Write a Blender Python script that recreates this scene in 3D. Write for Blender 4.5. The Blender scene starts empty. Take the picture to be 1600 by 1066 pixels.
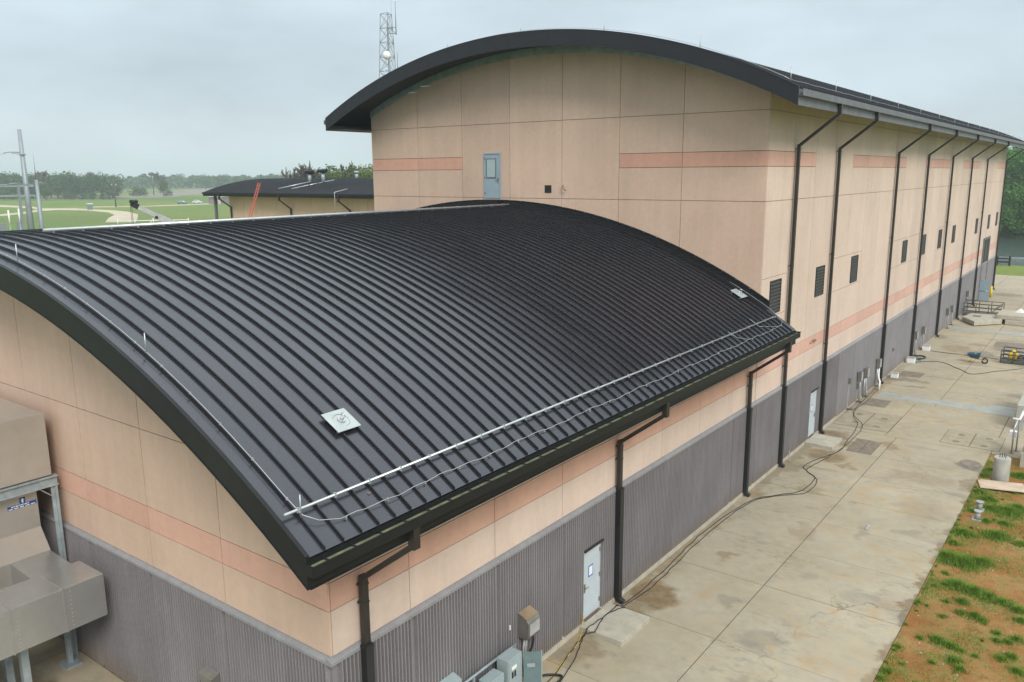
import bpy, bmesh, math, random
from mathutils import Vector, Matrix, noise
random.seed(11)
R = math.radians
sc = bpy.context.scene
col = sc.collection

# ---------------------------------------------------------------- camera
yaw, pit, rol = R(36.901), R(11.5524), R(-0.3941)
fwd = Vector((-math.sin(yaw)*math.cos(pit), math.cos(yaw)*math.cos(pit), -math.sin(pit)))
rt = Vector((math.cos(yaw), math.sin(yaw), 0)); upv = rt.cross(fwd)
r2 = rt*math.cos(rol) + upv*math.sin(rol); u2 = -rt*math.sin(rol) + upv*math.cos(rol)
CAM = Vector((11.4278, -9.3048, 12.9143))
cd = bpy.data.cameras.new('camera'); cam = bpy.data.objects.new('camera', cd); col.objects.link(cam)
b = -fwd
cam.matrix_world = Matrix(((r2.x, u2.x, b.x, CAM.x), (r2.y, u2.y, b.y, CAM.y), (r2.z, u2.z, b.z, CAM.z), (0, 0, 0, 1)))
cd.sensor_width = 36; cd.lens = 1275.99/1600*36; cd.clip_start = .1; cd.clip_end = 9000
sc.camera = cam

# ---------------------------------------------------------------- sky, sun, exposure
SUN_EL, SUN_AZ = R(40), R(56)          # azimuth of the veiled sun, measured from -Y towards +X
sdir = Vector((math.sin(SUN_AZ)*math.cos(SUN_EL), -math.cos(SUN_AZ)*math.cos(SUN_EL), math.sin(SUN_EL)))
w = bpy.data.worlds.new('World'); sc.world = w; w.use_nodes = True
nt = w.node_tree; nt.nodes.clear()
def wn(t, **k):
    n = nt.nodes.new(t)
    for a, v in k.items(): setattr(n, a, v)
    return n
out = wn('ShaderNodeOutputWorld'); mixs = wn('ShaderNodeMixShader')
sky = wn('ShaderNodeTexSky', sky_type='NISHITA', sun_disc=False); sky.sun_elevation = SUN_EL
sky.sun_rotation = math.atan2(sdir.x, sdir.y)
b1 = wn('ShaderNodeBackground'); b1.inputs[1].default_value = .1; nt.links.new(sky.outputs[0], b1.inputs[0])
b2 = wn('ShaderNodeBackground'); b2.inputs[1].default_value = 1.0
tc = wn('ShaderNodeTexCoord'); sep = wn('ShaderNodeSeparateXYZ'); nt.links.new(tc.outputs['Generated'], sep.inputs[0])
ramp = wn('ShaderNodeValToRGB'); cr = ramp.color_ramp
cr.elements[0].position = 0; cr.elements[0].color = (.318, .368, .406, 1)
cr.elements[1].position = 1; cr.elements[1].color = (1.0, 1.07, 1.09, 1)
e = cr.elements.new(.16); e.color = (.362, .422, .460, 1)
e = cr.elements.new(.42); e.color = (.472, .545, .580, 1)
nt.links.new(sep.outputs[2], ramp.inputs[0])
mp = wn('ShaderNodeMapping'); mp.inputs['Scale'].default_value = (1.4, 1.4, 4.2); nt.links.new(tc.outputs['Generated'], mp.inputs[0])
nz = wn('ShaderNodeTexNoise'); nz.inputs['Scale'].default_value = 1.7; nz.inputs['Detail'].default_value = 6; nz.inputs['Roughness'].default_value = .55
nt.links.new(mp.outputs[0], nz.inputs[0])
r3 = wn('ShaderNodeMapRange'); r3.inputs[1].default_value = .3; r3.inputs[2].default_value = .7; r3.inputs[3].default_value = .83; r3.inputs[4].default_value = 1.2
nt.links.new(nz.outputs[0], r3.inputs[0])
vm = wn('ShaderNodeVectorMath', operation='SCALE'); nt.links.new(ramp.outputs[0], vm.inputs[0]); nt.links.new(r3.outputs[0], vm.inputs['Scale'])
nt.links.new(vm.outputs[0], b2.inputs[0])
mixs.inputs[0].default_value = .92
nt.links.new(b1.outputs[0], mixs.inputs[1]); nt.links.new(b2.outputs[0], mixs.inputs[2]); nt.links.new(mixs.outputs[0], out.inputs[0])
sl = bpy.data.lights.new('sun', 'SUN'); sl.energy = 1.5; sl.angle = R(22); sl.color = (1, .95, .88)
so = bpy.data.objects.new('sun', sl); col.objects.link(so); so.location = (30, -30, 60)
so.rotation_euler = (-sdir).to_track_quat('-Z', 'Y').to_euler()
vs = sc.view_settings; vs.view_transform = 'Standard'; vs.look = 'None'; vs.exposure = .82; vs.gamma = 1; vs.use_curve_mapping = False
sc.cycles.use_denoising = True; sc.cycles.max_bounces = 6; sc.cycles.volume_bounces = 1

# ---------------------------------------------------------------- materials
class NT:
    def __init__(s, name):
        s.m = bpy.data.materials.new(name); s.m.use_nodes = True; s.t = s.m.node_tree; s.b = s.t.nodes['Principled BSDF']
        s._pos = None
    def n(s, t, **k):
        x = s.t.nodes.new(t)
        for a, v in k.items(): setattr(x, a, v)
        return x
    def l(s, a, b): s.t.links.new(a, b)
    def pos(s, scale=(1, 1, 1)):
        if s._pos is None: s._pos = s.n('ShaderNodeNewGeometry').outputs['Position']
        if scale == (1, 1, 1): return s._pos
        v = s.n('ShaderNodeVectorMath', operation='MULTIPLY'); s.l(s._pos, v.inputs[0]); v.inputs[1].default_value = scale
        return v.outputs[0]
    def noise(s, scale, detail=3, rough=.5, vec=None):
        x = s.n('ShaderNodeTexNoise'); x.inputs['Scale'].default_value = scale; x.inputs['Detail'].default_value = detail
        x.inputs['Roughness'].default_value = rough; s.l(vec if vec is not None else s.pos(), x.inputs['Vector']); return x.outputs[0]
    def rng(s, v, a, b, c, d):
        x = s.n('ShaderNodeMapRange'); s.l(v, x.inputs[0])
        for i, q in enumerate((a, b, c, d)): x.inputs[i+1].default_value = q
        return x.outputs[0]
    def math(s, op, a, b):
        x = s.n('ShaderNodeMath', operation=op)
        for i, q in enumerate((a, b)):
            if isinstance(q, (int, float)): x.inputs[i].default_value = q
            else: s.l(q, x.inputs[i])
        return x.outputs[0]
    def mul(s, *vs):
        r = vs[0]
        for v in vs[1:]: r = s.math('MULTIPLY', r, v)
        return r
    def mix(s, f, a, b):
        x = s.n('ShaderNodeMix', data_type='RGBA')
        if isinstance(f, (int, float)): x.inputs[0].default_value = f
        else: s.l(f, x.inputs[0])
        for i, q in ((6, a), (7, b)):
            if isinstance(q, tuple): x.inputs[i].default_value = (*q[:3], 1)
            else: s.l(q, x.inputs[i])
        return x.outputs[2]
    def scale(s, c, f):
        x = s.n('ShaderNodeVectorMath', operation='SCALE')
        if isinstance(c, tuple): x.inputs[0].default_value = c[:3]
        else: s.l(c, x.inputs[0])
        s.l(f, x.inputs['Scale']); return x.outputs[0]
    def rand(s): return s.n('ShaderNodeObjectInfo').outputs['Random']
    def bump(s, h, strength, dist=.02):
        x = s.n('ShaderNodeBump'); x.inputs['Strength'].default_value = strength; x.inputs['Distance'].default_value = dist
        s.l(h, x.inputs['Height']); s.l(x.outputs[0], s.b.inputs['Normal'])
    def done(s, c, rough=.8, metal=0, spec=.5):
        if isinstance(c, tuple): s.b.inputs['Base Color'].default_value = (*c[:3], 1)
        else: s.l(c, s.b.inputs['Base Color'])
        if isinstance(rough, (int, float)): s.b.inputs['Roughness'].default_value = rough
        else: s.l(rough, s.b.inputs['Roughness'])
        s.b.inputs['Metallic'].default_value = metal; s.b.inputs['Specular IOR Level'].default_value = spec
        return s.m

def plain(name, c, rough=.6, metal=0, var=.12, sc_=3.0, spec=.5):
    t = NT(name); f = t.mul(t.rng(t.noise(sc_, 4), .3, .7, 1-var, 1+var), t.rng(t.noise(sc_*9, 2), .3, .7, 1-var*.4, 1+var*.4))
    return t.done(t.scale(c, f), rough, metal, spec)

def panel_mat(name, c, rnd=.05):
    t = NT(name)
    f = t.mul(t.rng(t.noise(.35, 4, .6), .3, .7, .92, 1.07), t.rng(t.noise(5, 4, .65), .3, .7, .955, 1.04),
              t.rng(t.noise(1, 4, .6, t.pos((2.6, 2.6, .14))), .3, .72, .955, 1.035), t.rng(t.rand(), 0, 1, 1-rnd, 1+rnd))
    c2 = t.mix(t.rng(t.noise(.8, 3, .5, t.pos((1, 1, .5))), .45, .75, 0, .35), c, (c[0]*.97, c[1]*.93, c[2]*.86))
    t.bump(t.noise(45, 3), .12, .01)
    return t.done(t.scale(c2, f), .88, 0, .3)

M = {}
M['peach'] = panel_mat('peach_concrete', (.57, .405, .312))
M['pink'] = panel_mat('pink_concrete', (.60, .335, .25))
M['band_near'] = panel_mat('peach_pink_concrete', (.61, .362, .275))
M['cream'] = panel_mat('cream_concrete', (.61, .478, .402))
M['cream_pink'] = panel_mat('faded_pink_concrete', (.615, .375, .305))
M['joint'] = plain('joint_sealant', (.23, .165, .125), .9)
def grey_mat(name, c):
    t = NT(name)
    f = t.mul(t.rng(t.noise(.5, 4), .3, .7, .9, 1.1), t.rng(t.noise(1, 5, .65, t.pos((3.5, 3.5, .3))), .3, .7, .9, 1.09),
              t.rng(t.noise(30, 4, .7), .3, .7, .86, 1.13), t.rng(t.rand(), 0, 1, .95, 1.05))
    t.bump(t.noise(60, 3), .3, .01)
    sp_ = t.n('ShaderNodeSeparateXYZ'); t.l(t.pos(), sp_.inputs[0])
    sz = t.math('ADD', sp_.outputs[2], t.mul(t.noise(2.2, 5, .7), -1.1))
    return t.done(t.scale(t.mix(t.rng(sz, -.55, .15, .55, 0), c, (.21, .155, .095)), f), .85, 0, .3)
M['wains'] = grey_mat('grey_concrete', (.22, .206, .214))
M['cap'] = grey_mat('grey_cap_concrete', (.265, .26, .265))
M['curb'] = plain('curb_concrete', (.42, .38, .30), .9, 0, .15)
def roof_mat(name, c, rough):
    t = NT(name)
    f = t.mul(t.rng(t.noise(.5, 4), .3, .7, .9, 1.1), t.rng(t.rand(), 0, 1, .9, 1.1), t.rng(t.noise(1.5, 2, .5, t.pos((.35, 2.5, .35))), .35, .75, .92, 1.15))
    t.bump(t.noise(1.1, 1, .4, t.pos((1, 2.2, 1))), .06, .02)
    return t.done(t.scale(c, f), t.rng(t.noise(.8, 2, .5), .3, .7, rough-.04, rough+.06), 0, .5)
M['roof'] = roof_mat('dark_roof_metal', (.0160, .0155, .0212), .24); M['roof'].node_tree.nodes['Principled BSDF'].inputs['IOR'].default_value = 1.82; M['roof'].node_tree.nodes['Principled BSDF'].inputs['Specular Tint'].default_value = (.92, .95, 1, 1)
t = NT('distant_roof_metal'); M['roof_far'] = t.done(t.scale((.024, .0245, .030), t.rng(t.noise(.5, 3), .3, .7, .85, 1.15)), .34, 0, .7)
M['seam'] = plain('shaded_seam_metal', (.010, .010, .012), .4, 0, .1)  # darker than the pans: shade on the seam sides put into the colour
M['fascia'] = plain('dark_fascia_metal', (.011, .0112, .0125), .5, 0, .15, 3, .3)
M['fascia_far'] = plain('sky_sheen_fascia_metal', (.13, .13, .143), .5, 0, .18, 2)  # paler grey: grazing sky reflection on the hall eave put into the base colour
M['fascia_big'] = plain('charcoal_fascia_metal', (.016, .016, .021), .45, 0, .15, 3, .35)
M['spout'] = plain('downspout_metal', (.022, .018, .017), .4, 0, .2)
M['boot'] = plain('downspout_boot_metal', (.016, .016, .017), .5, 0, .2)
M['soffit'] = plain('soffit_metal', (.035, .038, .04), .6)
M['galv'] = plain('galvanised_steel', (.50, .53, .55), .42, .55, .15, 4)
M['galv_dull'] = plain('dull_galvanised_steel', (.34, .39, .41), .5, .3, .18, 4)
M['alu'] = plain('bright_aluminium', (.50, .52, .53), .3, .6, .08)
M['plate'] = plain('zinc_plate', (.40, .44, .43), .45, .25, .1)
M['cable_bright'] = plain('bare_conductor', (.42, .43, .44), .45, .5)
M['door'] = plain('pale_blue_paint', (.46, .51, .545), .5, 0, .05)
M['door_grey'] = plain('blue_grey_paint', (.27, .345, .395), .45, 0, .06)
M['glass'] = plain('door_glass', (.33, .41, .42), .08, 0, .03)
M['dark'] = plain('black_metal', (.012, .012, .013), .5)
M['louver'] = plain('louver_metal', (.045, .042, .04), .6, 0, .1, 3, .3)
M['brass'] = plain('dull_lever_metal', (.28, .25, .2), .4, .6)
M['white'] = plain('white_paint', (.78, .78, .76), .5, 0, .05)
M['blue'] = plain('blue_tape', (.02, .16, .50), .5)
M['sign_blue'] = plain('blue_sign_vinyl', (.015, .07, .26), .35, 0, .05)
M['black'] = plain('black_rubber', (.013, .013, .014), .6)
M['yellow'] = plain('yellow_paint', (.66, .47, .02), .5, 0, .1)
M['red'] = plain('red_fibreglass', (.50, .08, .045), .5)
M['moss'] = plain('gutter_moss', (.115, .125, .065), .9, 0, .35, 6)
M['elec'] = plain('switchgear_paint', (.30, .36, .37), .4, 0, .06)
M['elec_dark'] = plain('switchgear_green_grey', (.13, .19, .20), .4, 0, .1)
M['box'] = plain('junction_box_metal', (.20, .185, .165), .4, .3, .15)
M['rust'] = plain('rusty_lid', (.25, .18, .11), .7, 0, .2)
M['conduit'] = plain('conduit_metal', (.44, .44, .44), .45, .3, .12)
M['tan_steel'] = plain('stained_galvanised_sheet', (.45, .415, .37), .3, .45, .09, .4)
M['duct'] = plain('duct_sheet_metal', (.45, .445, .43), .26, .6, .09, .4)
M['concrete'] = plain('precast_concrete', (.40, .37, .30), .9, 0, .14, 3)
M['pier'] = plain('grey_pier_concrete', (.36, .36, .32), .9, 0, .12, 4)
M['wood'] = None
t = NT('plywood'); f = t.mul(t.rng(t.noise(2, 5, .7, t.pos((1.2, 9, 1))), .3, .7, .75, 1.2), t.rng(t.noise(.9, 3), .4, .7, 1.1, .7)); M['wood'] = t.done(t.scale((.50, .39, .29), f), .85)
M['handle_wood'] = plain('ash_handle', (.42, .29, .13), .7)
M['cage'] = plain('painted_steel_tube', (.10, .10, .095), .55, .3, .25)
M['tray'] = plain('blue_tray', (.02, .09, .17), .45)
M['pole'] = plain('weathered_steel_pole', (.27, .30, .32), .5, .3, .08, .5)
M['tower'] = plain('tower_steel', (.22, .235, .24), .5, .4, .1)
M['timber'] = plain('timber_pole', (.09, .075, .06), .9)
M['carpaint_blue'] = plain('blue_car_paint', (.10, .16, .24), .25)
M['carpaint_white'] = plain('white_car_paint', (.7, .7, .7), .25)
M['shed'] = plain('brown_siding', (.20, .165, .15), .8)
M['shed_roof'] = plain('grey_shed_roof', (.25, .25, .25), .6)
M['trunk'] = plain('bark', (.10, .08, .065), .95)
M['steel_plate'] = plain('blue_grey_steel_plate', (.33, .345, .315), .55, .1, .14, 1.5)
M['joint_dirt'] = plain('joint_dirt', (.16, .125, .085), .95, 0, .25, 4)
M['hatch'] = plain('hatch_concrete', (.31, .27, .19), .9, 0, .16, 2)
M['hatch_dark'] = plain('dark_hatch_steel', (.205, .172, .13), .7, .1, .25, 3)
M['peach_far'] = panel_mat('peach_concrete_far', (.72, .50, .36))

# yard concrete with stains
t = NT('yard_concrete'); P = t.pos()
f = t.mul(t.rng(t.noise(.22, 6, .65), .3, .7, .82, 1.14), t.rng(t.noise(2.2, 6, .7), .3, .7, .90, 1.09), t.rng(t.noise(40, 3, .7), .3, .7, .94, 1.06), t.rng(t.rand(), 0, 1, .975, 1.025))
c = t.mix(t.rng(t.noise(.45, 4, .6), .4, .7, 0, .75), (.375, .324, .23), (.35, .316, .25))
warp = t.n('ShaderNodeTexNoise'); warp.inputs['Scale'].default_value = 1.3; warp.inputs['Detail'].default_value = 5; t.l(P, warp.inputs['Vector'])
wv = t.n('ShaderNodeVectorMath', operation='MULTIPLY_ADD'); t.l(warp.outputs['Color'], wv.inputs[0]); wv.inputs[1].default_value = (1.7, 1.7, 0)
sub = t.n('ShaderNodeVectorMath', operation='SUBTRACT'); t.l(P, sub.inputs[0]); sub.inputs[1].default_value = (.85, .85, 0); t.l(sub.outputs[0], wv.inputs[2])
def spots(lst):
    acc = None
    for x, y, rx, ry, k in lst:
        a = t.n('ShaderNodeVectorMath', operation='SUBTRACT'); t.l(wv.outputs[0], a.inputs[0]); a.inputs[1].default_value = (x, y, 0)
        m_ = t.n('ShaderNodeVectorMath', operation='MULTIPLY'); t.l(a.outputs[0], m_.inputs[0]); m_.inputs[1].default_value = (1/rx, 1/ry, 0)
        ln = t.n('ShaderNodeVectorMath', operation='LENGTH'); t.l(m_.outputs[0], ln.inputs[0])
        v = t.rng(ln.outputs['Value'], .62, 1.0, k, 0)
        acc = v if acc is None else t.math('MAXIMUM', acc, v)
    return acc
brown = spots([(.9, 12.0, 1.0, 1.1, .85), (.5, 10.9, .6, .5, .6), (.5, 8.2, .8, 1.2, .55), (.35, 22.0, .5, .8, .6), (1.3, 28.4, 1.1, .9, .75),
               (.7, 31.6, 1.0, .9, .85), (1.9, 30.6, .9, .8, .6), (3.4, 31.4, .4, .7, .5), (.3, 17, .3, 4, .35), (1.6, 15.9, .35, .4, .5),
               (.7, 26, .5, .9, .45), (7.35, 28.2, .5, 1.0, .5), (2.6, 27.4, .4, .5, .5), (2.2, 58, 1.1, 1.6, .5), (.8, 46, .6, 1.5, .5), (.4, 62, .6, 1.2, .5),
               (-9.6, -1.6, 1.2, .8, .7), (-8.4, -1.0, .7, .5, .5), (-7.9, -2.2, .9, .7, .45), (1.3, 35.0, .5, .4, .6), (2.6, 36.2, .3, .3, .6), (.4, 3.5, .7, 2.0, .4), (.1, 14, .45, 9, .5), (.1, 27, .5, 6, .5), (.1, 42, .6, 9, .5), (5.5, 27.8, 1.6, .9, .3), (6.3, 24, 1.1, 1.6, .25), (3.2, 19.5, .5, .9, .3), (2.2, 23.6, .7, .6, .4), (7.62, 17, .32, 7, .75), (7.62, 26, .3, 4, .7), (7.6, 9, .3, 4, .6)])
dark = spots([(6.9, 30.9, .55, .75, .8), (2.9, 13.2, .35, .5, .35), (4.9, 9.2, .5, .6, .35), (4.5, 11.6, .7, .6, .3), (6.2, 21.5, .5, .5, .3), (5.0, 20.5, .35, .6, .3),
              (5.4, 60, 1.6, 1.3, .65), (3.9, 56.8, 1.3, 1.4, .55), (2.1, 91, 1.8, 1.8, .6), (1.2, 45.6, 1.6, .6, .65), (2.0, 44.2, 1.0, .35, .6), (3.4, 60.2, .8, .7, .5), (6.2, 15.5, .8, .5, .25)])
c = t.mix(t.mul(brown, t.rng(t.noise(3.5, 5, .7), .25, .6, .55, 1.0)), c, (.155, .095, .035))
c = t.mix(dark, c, (.15, .135, .115))
scuff = t.mul(t.rng(t.noise(2.2, 6, .75, t.pos((1.0, 1.9, 1))), .5, .68, 0, .62), t.rng(t.noise(.33, 3), .45, .62, 0, 1))
c = t.mix(scuff, c, (.15, .145, .135))
rus = t.mul(t.rng(t.noise(1.1, 6, .72), .51, .66, 0, .7), t.rng(t.noise(.22, 2), .4, .6, 0, 1))
c = t.mix(rus, c, (.33, .22, .105))
# curved tyre scuffs
wt = t.n('ShaderNodeTexWave', wave_type='RINGS', rings_direction='Z'); wt.inputs['Scale'].default_value = .06; wt.inputs['Distortion'].default_value = 1.5; wt.inputs['Detail'].default_value = 3; wt.inputs['Detail Scale'].default_value = .4
sb = t.n('ShaderNodeVectorMath', operation='SUBTRACT'); t.l(P, sb.inputs[0]); sb.inputs[1].default_value = (5.2, 13.5, 0); t.l(sb.outputs[0], wt.inputs['Vector'])
tyre = t.mul(t.rng(wt.outputs['Fac'], .965, 1.0, 0, .45), t.rng(t.noise(.5, 4), .5, .62, 0, 1))
crk = t.n('ShaderNodeTexVoronoi', feature='DISTANCE_TO_EDGE'); crk.inputs['Scale'].default_value = .16; t.l(wv.outputs[0], crk.inputs['Vector'])
c = t.mix(t.mul(t.rng(crk.outputs['Distance'], .0, .0035, .6, 0), t.rng(t.noise(.3, 3), .45, .55, 0, 1)), c, (.12, .09, .06))
c = t.mix(tyre, c, (.16, .155, .145))
M['yard'] = t.done(t.scale(c, f), .87, 0, .35)
t.bump(t.noise(25, 4, .7), .12, .01)

# soil, grassland, water
GRASS = [(8.37, 25.91, 0.35), (8.96, 25.95, 0.64), (9.22, 26.52, 0.4), (7.88, 22.75, 0.41), (8.85, 23.19, 0.5), (9.67, 22.88, 0.27), (7.76, 20.28, 0.43), (8.26, 20.18, 0.64), (8.78, 20.56, 0.38), (7.92, 19.09, 0.17), (8.01, 18.2, 0.14), (8.35, 18.35, 0.4), (8.83, 18.19, 0.4), (9.27, 18.17, 0.31), (9.64, 17.96, 0.31), (7.8, 17.84, 0.12), (8.66, 17.25, 0.23), (8.73, 16.47, 0.19), (9.11, 16.52, 0.26), (9.33, 16.38, 0.18), (8.26, 17.05, 0.14), (9.74, 15.92, 0.16), (9.81, 15.45, 0.18), (10.06, 15.55, 0.16), (10.09, 17.69, 0.26), (10.22, 17.12, 0.22), (8.47, 14.47, 0.28), (8.81, 14.36, 0.24), (9.05, 14.31, 0.16), (9.0, 13.64, 0.24), (9.2, 13.32, 0.2), (9.99, 14.55, 0.2), (10.21, 14.86, 0.21), (9.42, 14.24, 0.12), (7.64, 13.5, 0.14), (8.03, 14.35, 0.14), (7.65, 12.11, 0.2), (7.6, 11.66, 0.16), (7.83, 30.73, 0.28), (7.61, 29.61, 0.25), (8.94, 30.57, 0.44), (8.93, 28.33, 0.18), (7.77, 27.49, 0.31), (8.2, 26.81, 0.35), (7.75, 21.61, 0.27), (10.23, 15.87, 0.21), (10.43, 14.15, 0.23), (8.39, 24.43, 0.24), (9.0, 24.52, 0.28), (7.86, 25.15, 0.24)]
t = NT('orange_soil')
c = t.mix(t.rng(t.noise(.55, 5, .6), .38, .62, 0, 1), (.285, .125, .038), (.36, .225, .085))
c = t.mix(t.rng(t.noise(2.5, 6, .7), .5, .72, 0, .7), c, (.19, .078, .024))
c = t.mix(t.rng(t.noise(1.1, 6, .75), .50, .64, 0, .75), c, (.13, .16, .035))
c = t.mix(t.rng(t.noise(14, 4, .8), .60, .74, 0, .7), c, (.42, .34, .19))
M['soil'] = t.done(t.scale(c, t.rng(t.noise(22, 5, .75), .3, .7, .72, 1.25)), .95, 0, .2); t.bump(t.noise(18, 6, .8), .9, .05)
t = NT('grassland')
c = t.mix(t.rng(t.noise(.012, 5, .6), .4, .62, 0, 1), (.105, .175, .028), (.19, .20, .055))
c = t.mix(t.rng(t.noise(.03, 5, .65, t.pos((.7, 1.6, 1))), .52, .7, 0, .8), c, (.20, .165, .085))
c = t.mix(t.rng(t.noise(.006, 3, .5), .5, .6, 0, .6), c, (.075, .135, .035))
M['grass'] = t.done(t.scale(c, t.rng(t.noise(.5, 5, .7), .3, .7, .8, 1.2)), .95, 0, .15)
M['gravel'] = plain('pale_gravel', (.44, .375, .27), .95, 0, .12, .05)
M['plough'] = plain('ploughed_soil', (.20, .17, .14), .95, 0, .2, .02)
t = NT('river_water'); t.bump(t.noise(1.0, 5, .65, t.pos((.5, 2.2, 1))), .5, .25); M['water'] = t.done((.035, .055, .045), .12, 0, .5)
def leaf_mat(name, a, b_):
    t = NT(name); g = t.n('ShaderNodeNewGeometry')
    c = t.mix(g.outputs['Random Per Island'], a, b_); t.l(c, t.b.inputs['Base Color']); t.b.inputs['Roughness'].default_value = .7; t.b.inputs['Specular IOR Level'].default_value = .2
    tr = t.n('ShaderNodeBsdfTranslucent'); t.l(c, tr.inputs[0]); mx = t.n('ShaderNodeMixShader'); mx.inputs[0].default_value = .25
    o_ = t.t.nodes['Material Output']; t.l(t.b.outputs[0], mx.inputs[1]); t.l(tr.outputs[0], mx.inputs[2]); t.l(mx.outputs[0], o_.inputs[0]); return t.m
M['leaf_dark'] = leaf_mat('dark_leaves', (.042, .078, .032), (.112, .16, .068))
M['leaf_mid'] = leaf_mat('mid_leaves', (.045, .085, .022), (.12, .165, .05))
M['leaf_spring'] = leaf_mat('spring_leaves', (.085, .13, .03), (.19, .235, .07))
M['leaf_river'] = leaf_mat('river_leaves', (.04, .12, .018), (.11, .24, .04))
M['twig'] = leaf_mat('bare_twigs', (.10, .085, .075), (.19, .165, .14))
M['blade'] = leaf_mat('grass_blades', (.08, .175, .016), (.23, .34, .05))

M['straw'] = leaf_mat('dry_straw', (.24, .17, .06), (.30, .27, .10))

# ---------------------------------------------------------------- mesh helpers
LOC = {}
class MB:
    def __init__(s): s.v = []; s.f = []; s.m = []; s.cur = 0; s.sm = []; s.smooth = False
    def face(s, idx): s.f.append(idx); s.m.append(s.cur); s.sm.append(s.smooth)
    def add(s, pts):
        i = len(s.v); s.v += [tuple(p) for p in pts]; return i
    def box(s, x0, x1, y0, y1, z0, z1):
        i = s.add([(x, y, z) for x in (x0, x1) for y in (y0, y1) for z in (z0, z1)])
        for q in ((0, 1, 3, 2), (4, 6, 7, 5), (0, 4, 5, 1), (2, 3, 7, 6), (0, 2, 6, 4), (1, 5, 7, 3)): s.face([i+k for k in q])
        return s
    def quad(s, a, b_, c, d): i = s.add([a, b_, c, d]); s.face([i, i+1, i+2, i+3]); return s
    def prism(s, poly, axis, a, b_):
        def P3(u, v, t): return (t, u, v) if axis == 'x' else ((u, t, v) if axis == 'y' else (u, v, t))
        n = len(poly); i = s.add([P3(u, v, a) for u, v in poly]); j = s.add([P3(u, v, b_) for u, v in poly])
        s.face([i+k for k in range(n)][::-1]); s.face([j+k for k in range(n)])
        for k in range(n): k2 = (k+1) % n; s.face([i+k, i+k2, j+k2, j+k])
        return s
    def ribbon(s, low, high, axis, a, b_):
        """closed slab between two matching curves (lists of 2-D points)"""
        n = len(low)
        def P3(u, v, t): return (t, u, v) if axis == 'x' else (u, t, v)
        g = [[s.add([P3(*p, t) for p in c_]) for c_ in (low, high)] for t in (a, b_)]
        for k in range(n-1):
            for t_ in (0, 1): s.face([g[t_][0]+k, g[t_][0]+k+1, g[t_][1]+k+1, g[t_][1]+k])
            for c_ in (0, 1): s.face([g[0][c_]+k, g[0][c_]+k+1, g[1][c_]+k+1, g[1][c_]+k])
        for k in (0, n-1): s.face([g[0][0]+k, g[0][1]+k, g[1][1]+k, g[1][0]+k])
        return s
    def tube(s, pts, r, n=8, cap=True):
        pts = [Vector(p) for p in pts]; rings = []; prev = None
        for k, p in enumerate(pts):
            d = (pts[min(k+1, len(pts)-1)] - pts[max(k-1, 0)]).normalized()
            a = prev if prev is not None else (Vector((0, 0, 1)) if abs(d.z) < .9 else Vector((1, 0, 0)))
            x = d.cross(a); x = x.normalized() if x.length > 1e-6 else d.orthogonal().normalized()
            y = x.cross(d).normalized(); prev = y
            rr = r[k] if isinstance(r, (list, tuple)) else r
            rings.append(s.add([p + (x*math.cos(2*math.pi*q/n) + y*math.sin(2*math.pi*q/n))*rr for q in range(n)]))
        sm = s.smooth; s.smooth = n > 5
        for a, b_ in zip(rings, rings[1:]):
            for q in range(n): s.face([a+q, a+(q+1) % n, b_+(q+1) % n, b_+q])
        s.smooth = sm
        if cap: s.face([rings[0]+q for q in range(n)][::-1]); s.face([rings[-1]+q for q in range(n)])
        return s
    def bar(s, p, q, w_, h=None, up=(0, 0, 1)):
        p, q = Vector(p), Vector(q); d = (q-p).normalized(); up = Vector(up)
        if abs(d.dot(up)) > .98: up = Vector((1, 0, 0))
        x = d.cross(up).normalized()*w_/2; y = x.cross(d).normalized()*(h or w_)/2
        i = s.add([a + sx*x + sy*y for a in (p, q) for sx, sy in ((-1, -1), (1, -1), (1, 1), (-1, 1))])
        for f in ((3, 2, 1, 0), (4, 5, 6, 7), (0, 1, 5, 4), (1, 2, 6, 5), (2, 3, 7, 6), (3, 0, 4, 7)): s.face([i+k for k in f])
        return s
    def cyl(s, c, r, z0, z1, n=16, r_top=None):
        return s.tube([(c[0], c[1], z0), (c[0], c[1], z1)], [r, r_top if r_top is not None else r], n)
    def mesh(s, name, mats, off=(0, 0, 0)):
        me = bpy.data.meshes.new(name)
        o = Vector(off); me.from_pydata([Vector(p)-o for p in s.v] if o.length else s.v, [], s.f)
        for m_ in (mats if isinstance(mats, (list, tuple)) else [mats]): me.materials.append(m_)
        me.polygons.foreach_set('material_index', s.m); me.polygons.foreach_set('use_smooth', s.sm)
        bm = bmesh.new(); bm.from_mesh(me); bmesh.ops.recalc_face_normals(bm, faces=bm.faces); bm.to_mesh(me); bm.free()
        me.update(); return me
    def build(s, name, mats, parent=None, kind=None, loc=None, bevel=0):
        """loc: for a top-level mesh, its base point"""
        root = parent
        off = Vector((0, 0, 0))
        while root is not None: off += root.location; root = root.parent
        if loc is not None: off = Vector(loc)
        ob = bpy.data.objects.new(name, s.mesh(name, mats, off)); col.objects.link(ob)
        if parent is not None: ob.parent = parent
        else: ob.location = off
        if kind: ob['kind'] = kind
        if bevel:
            bv = ob.modifiers.new('bevel', 'BEVEL'); bv.width = bevel; bv.segments = 2; bv.limit_method = 'ANGLE'
        return ob
def tag(o, label, cat, group=None):
    o['label'] = label; o['category'] = cat
    if group: o['group'] = group
    return o
def thing(name, label, cat, loc=(0, 0, 0), group=None):
    o = bpy.data.objects.new(name, None); col.objects.link(o); o.location = loc; o.empty_display_size = .2
    return tag(o, label, cat, group)
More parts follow.
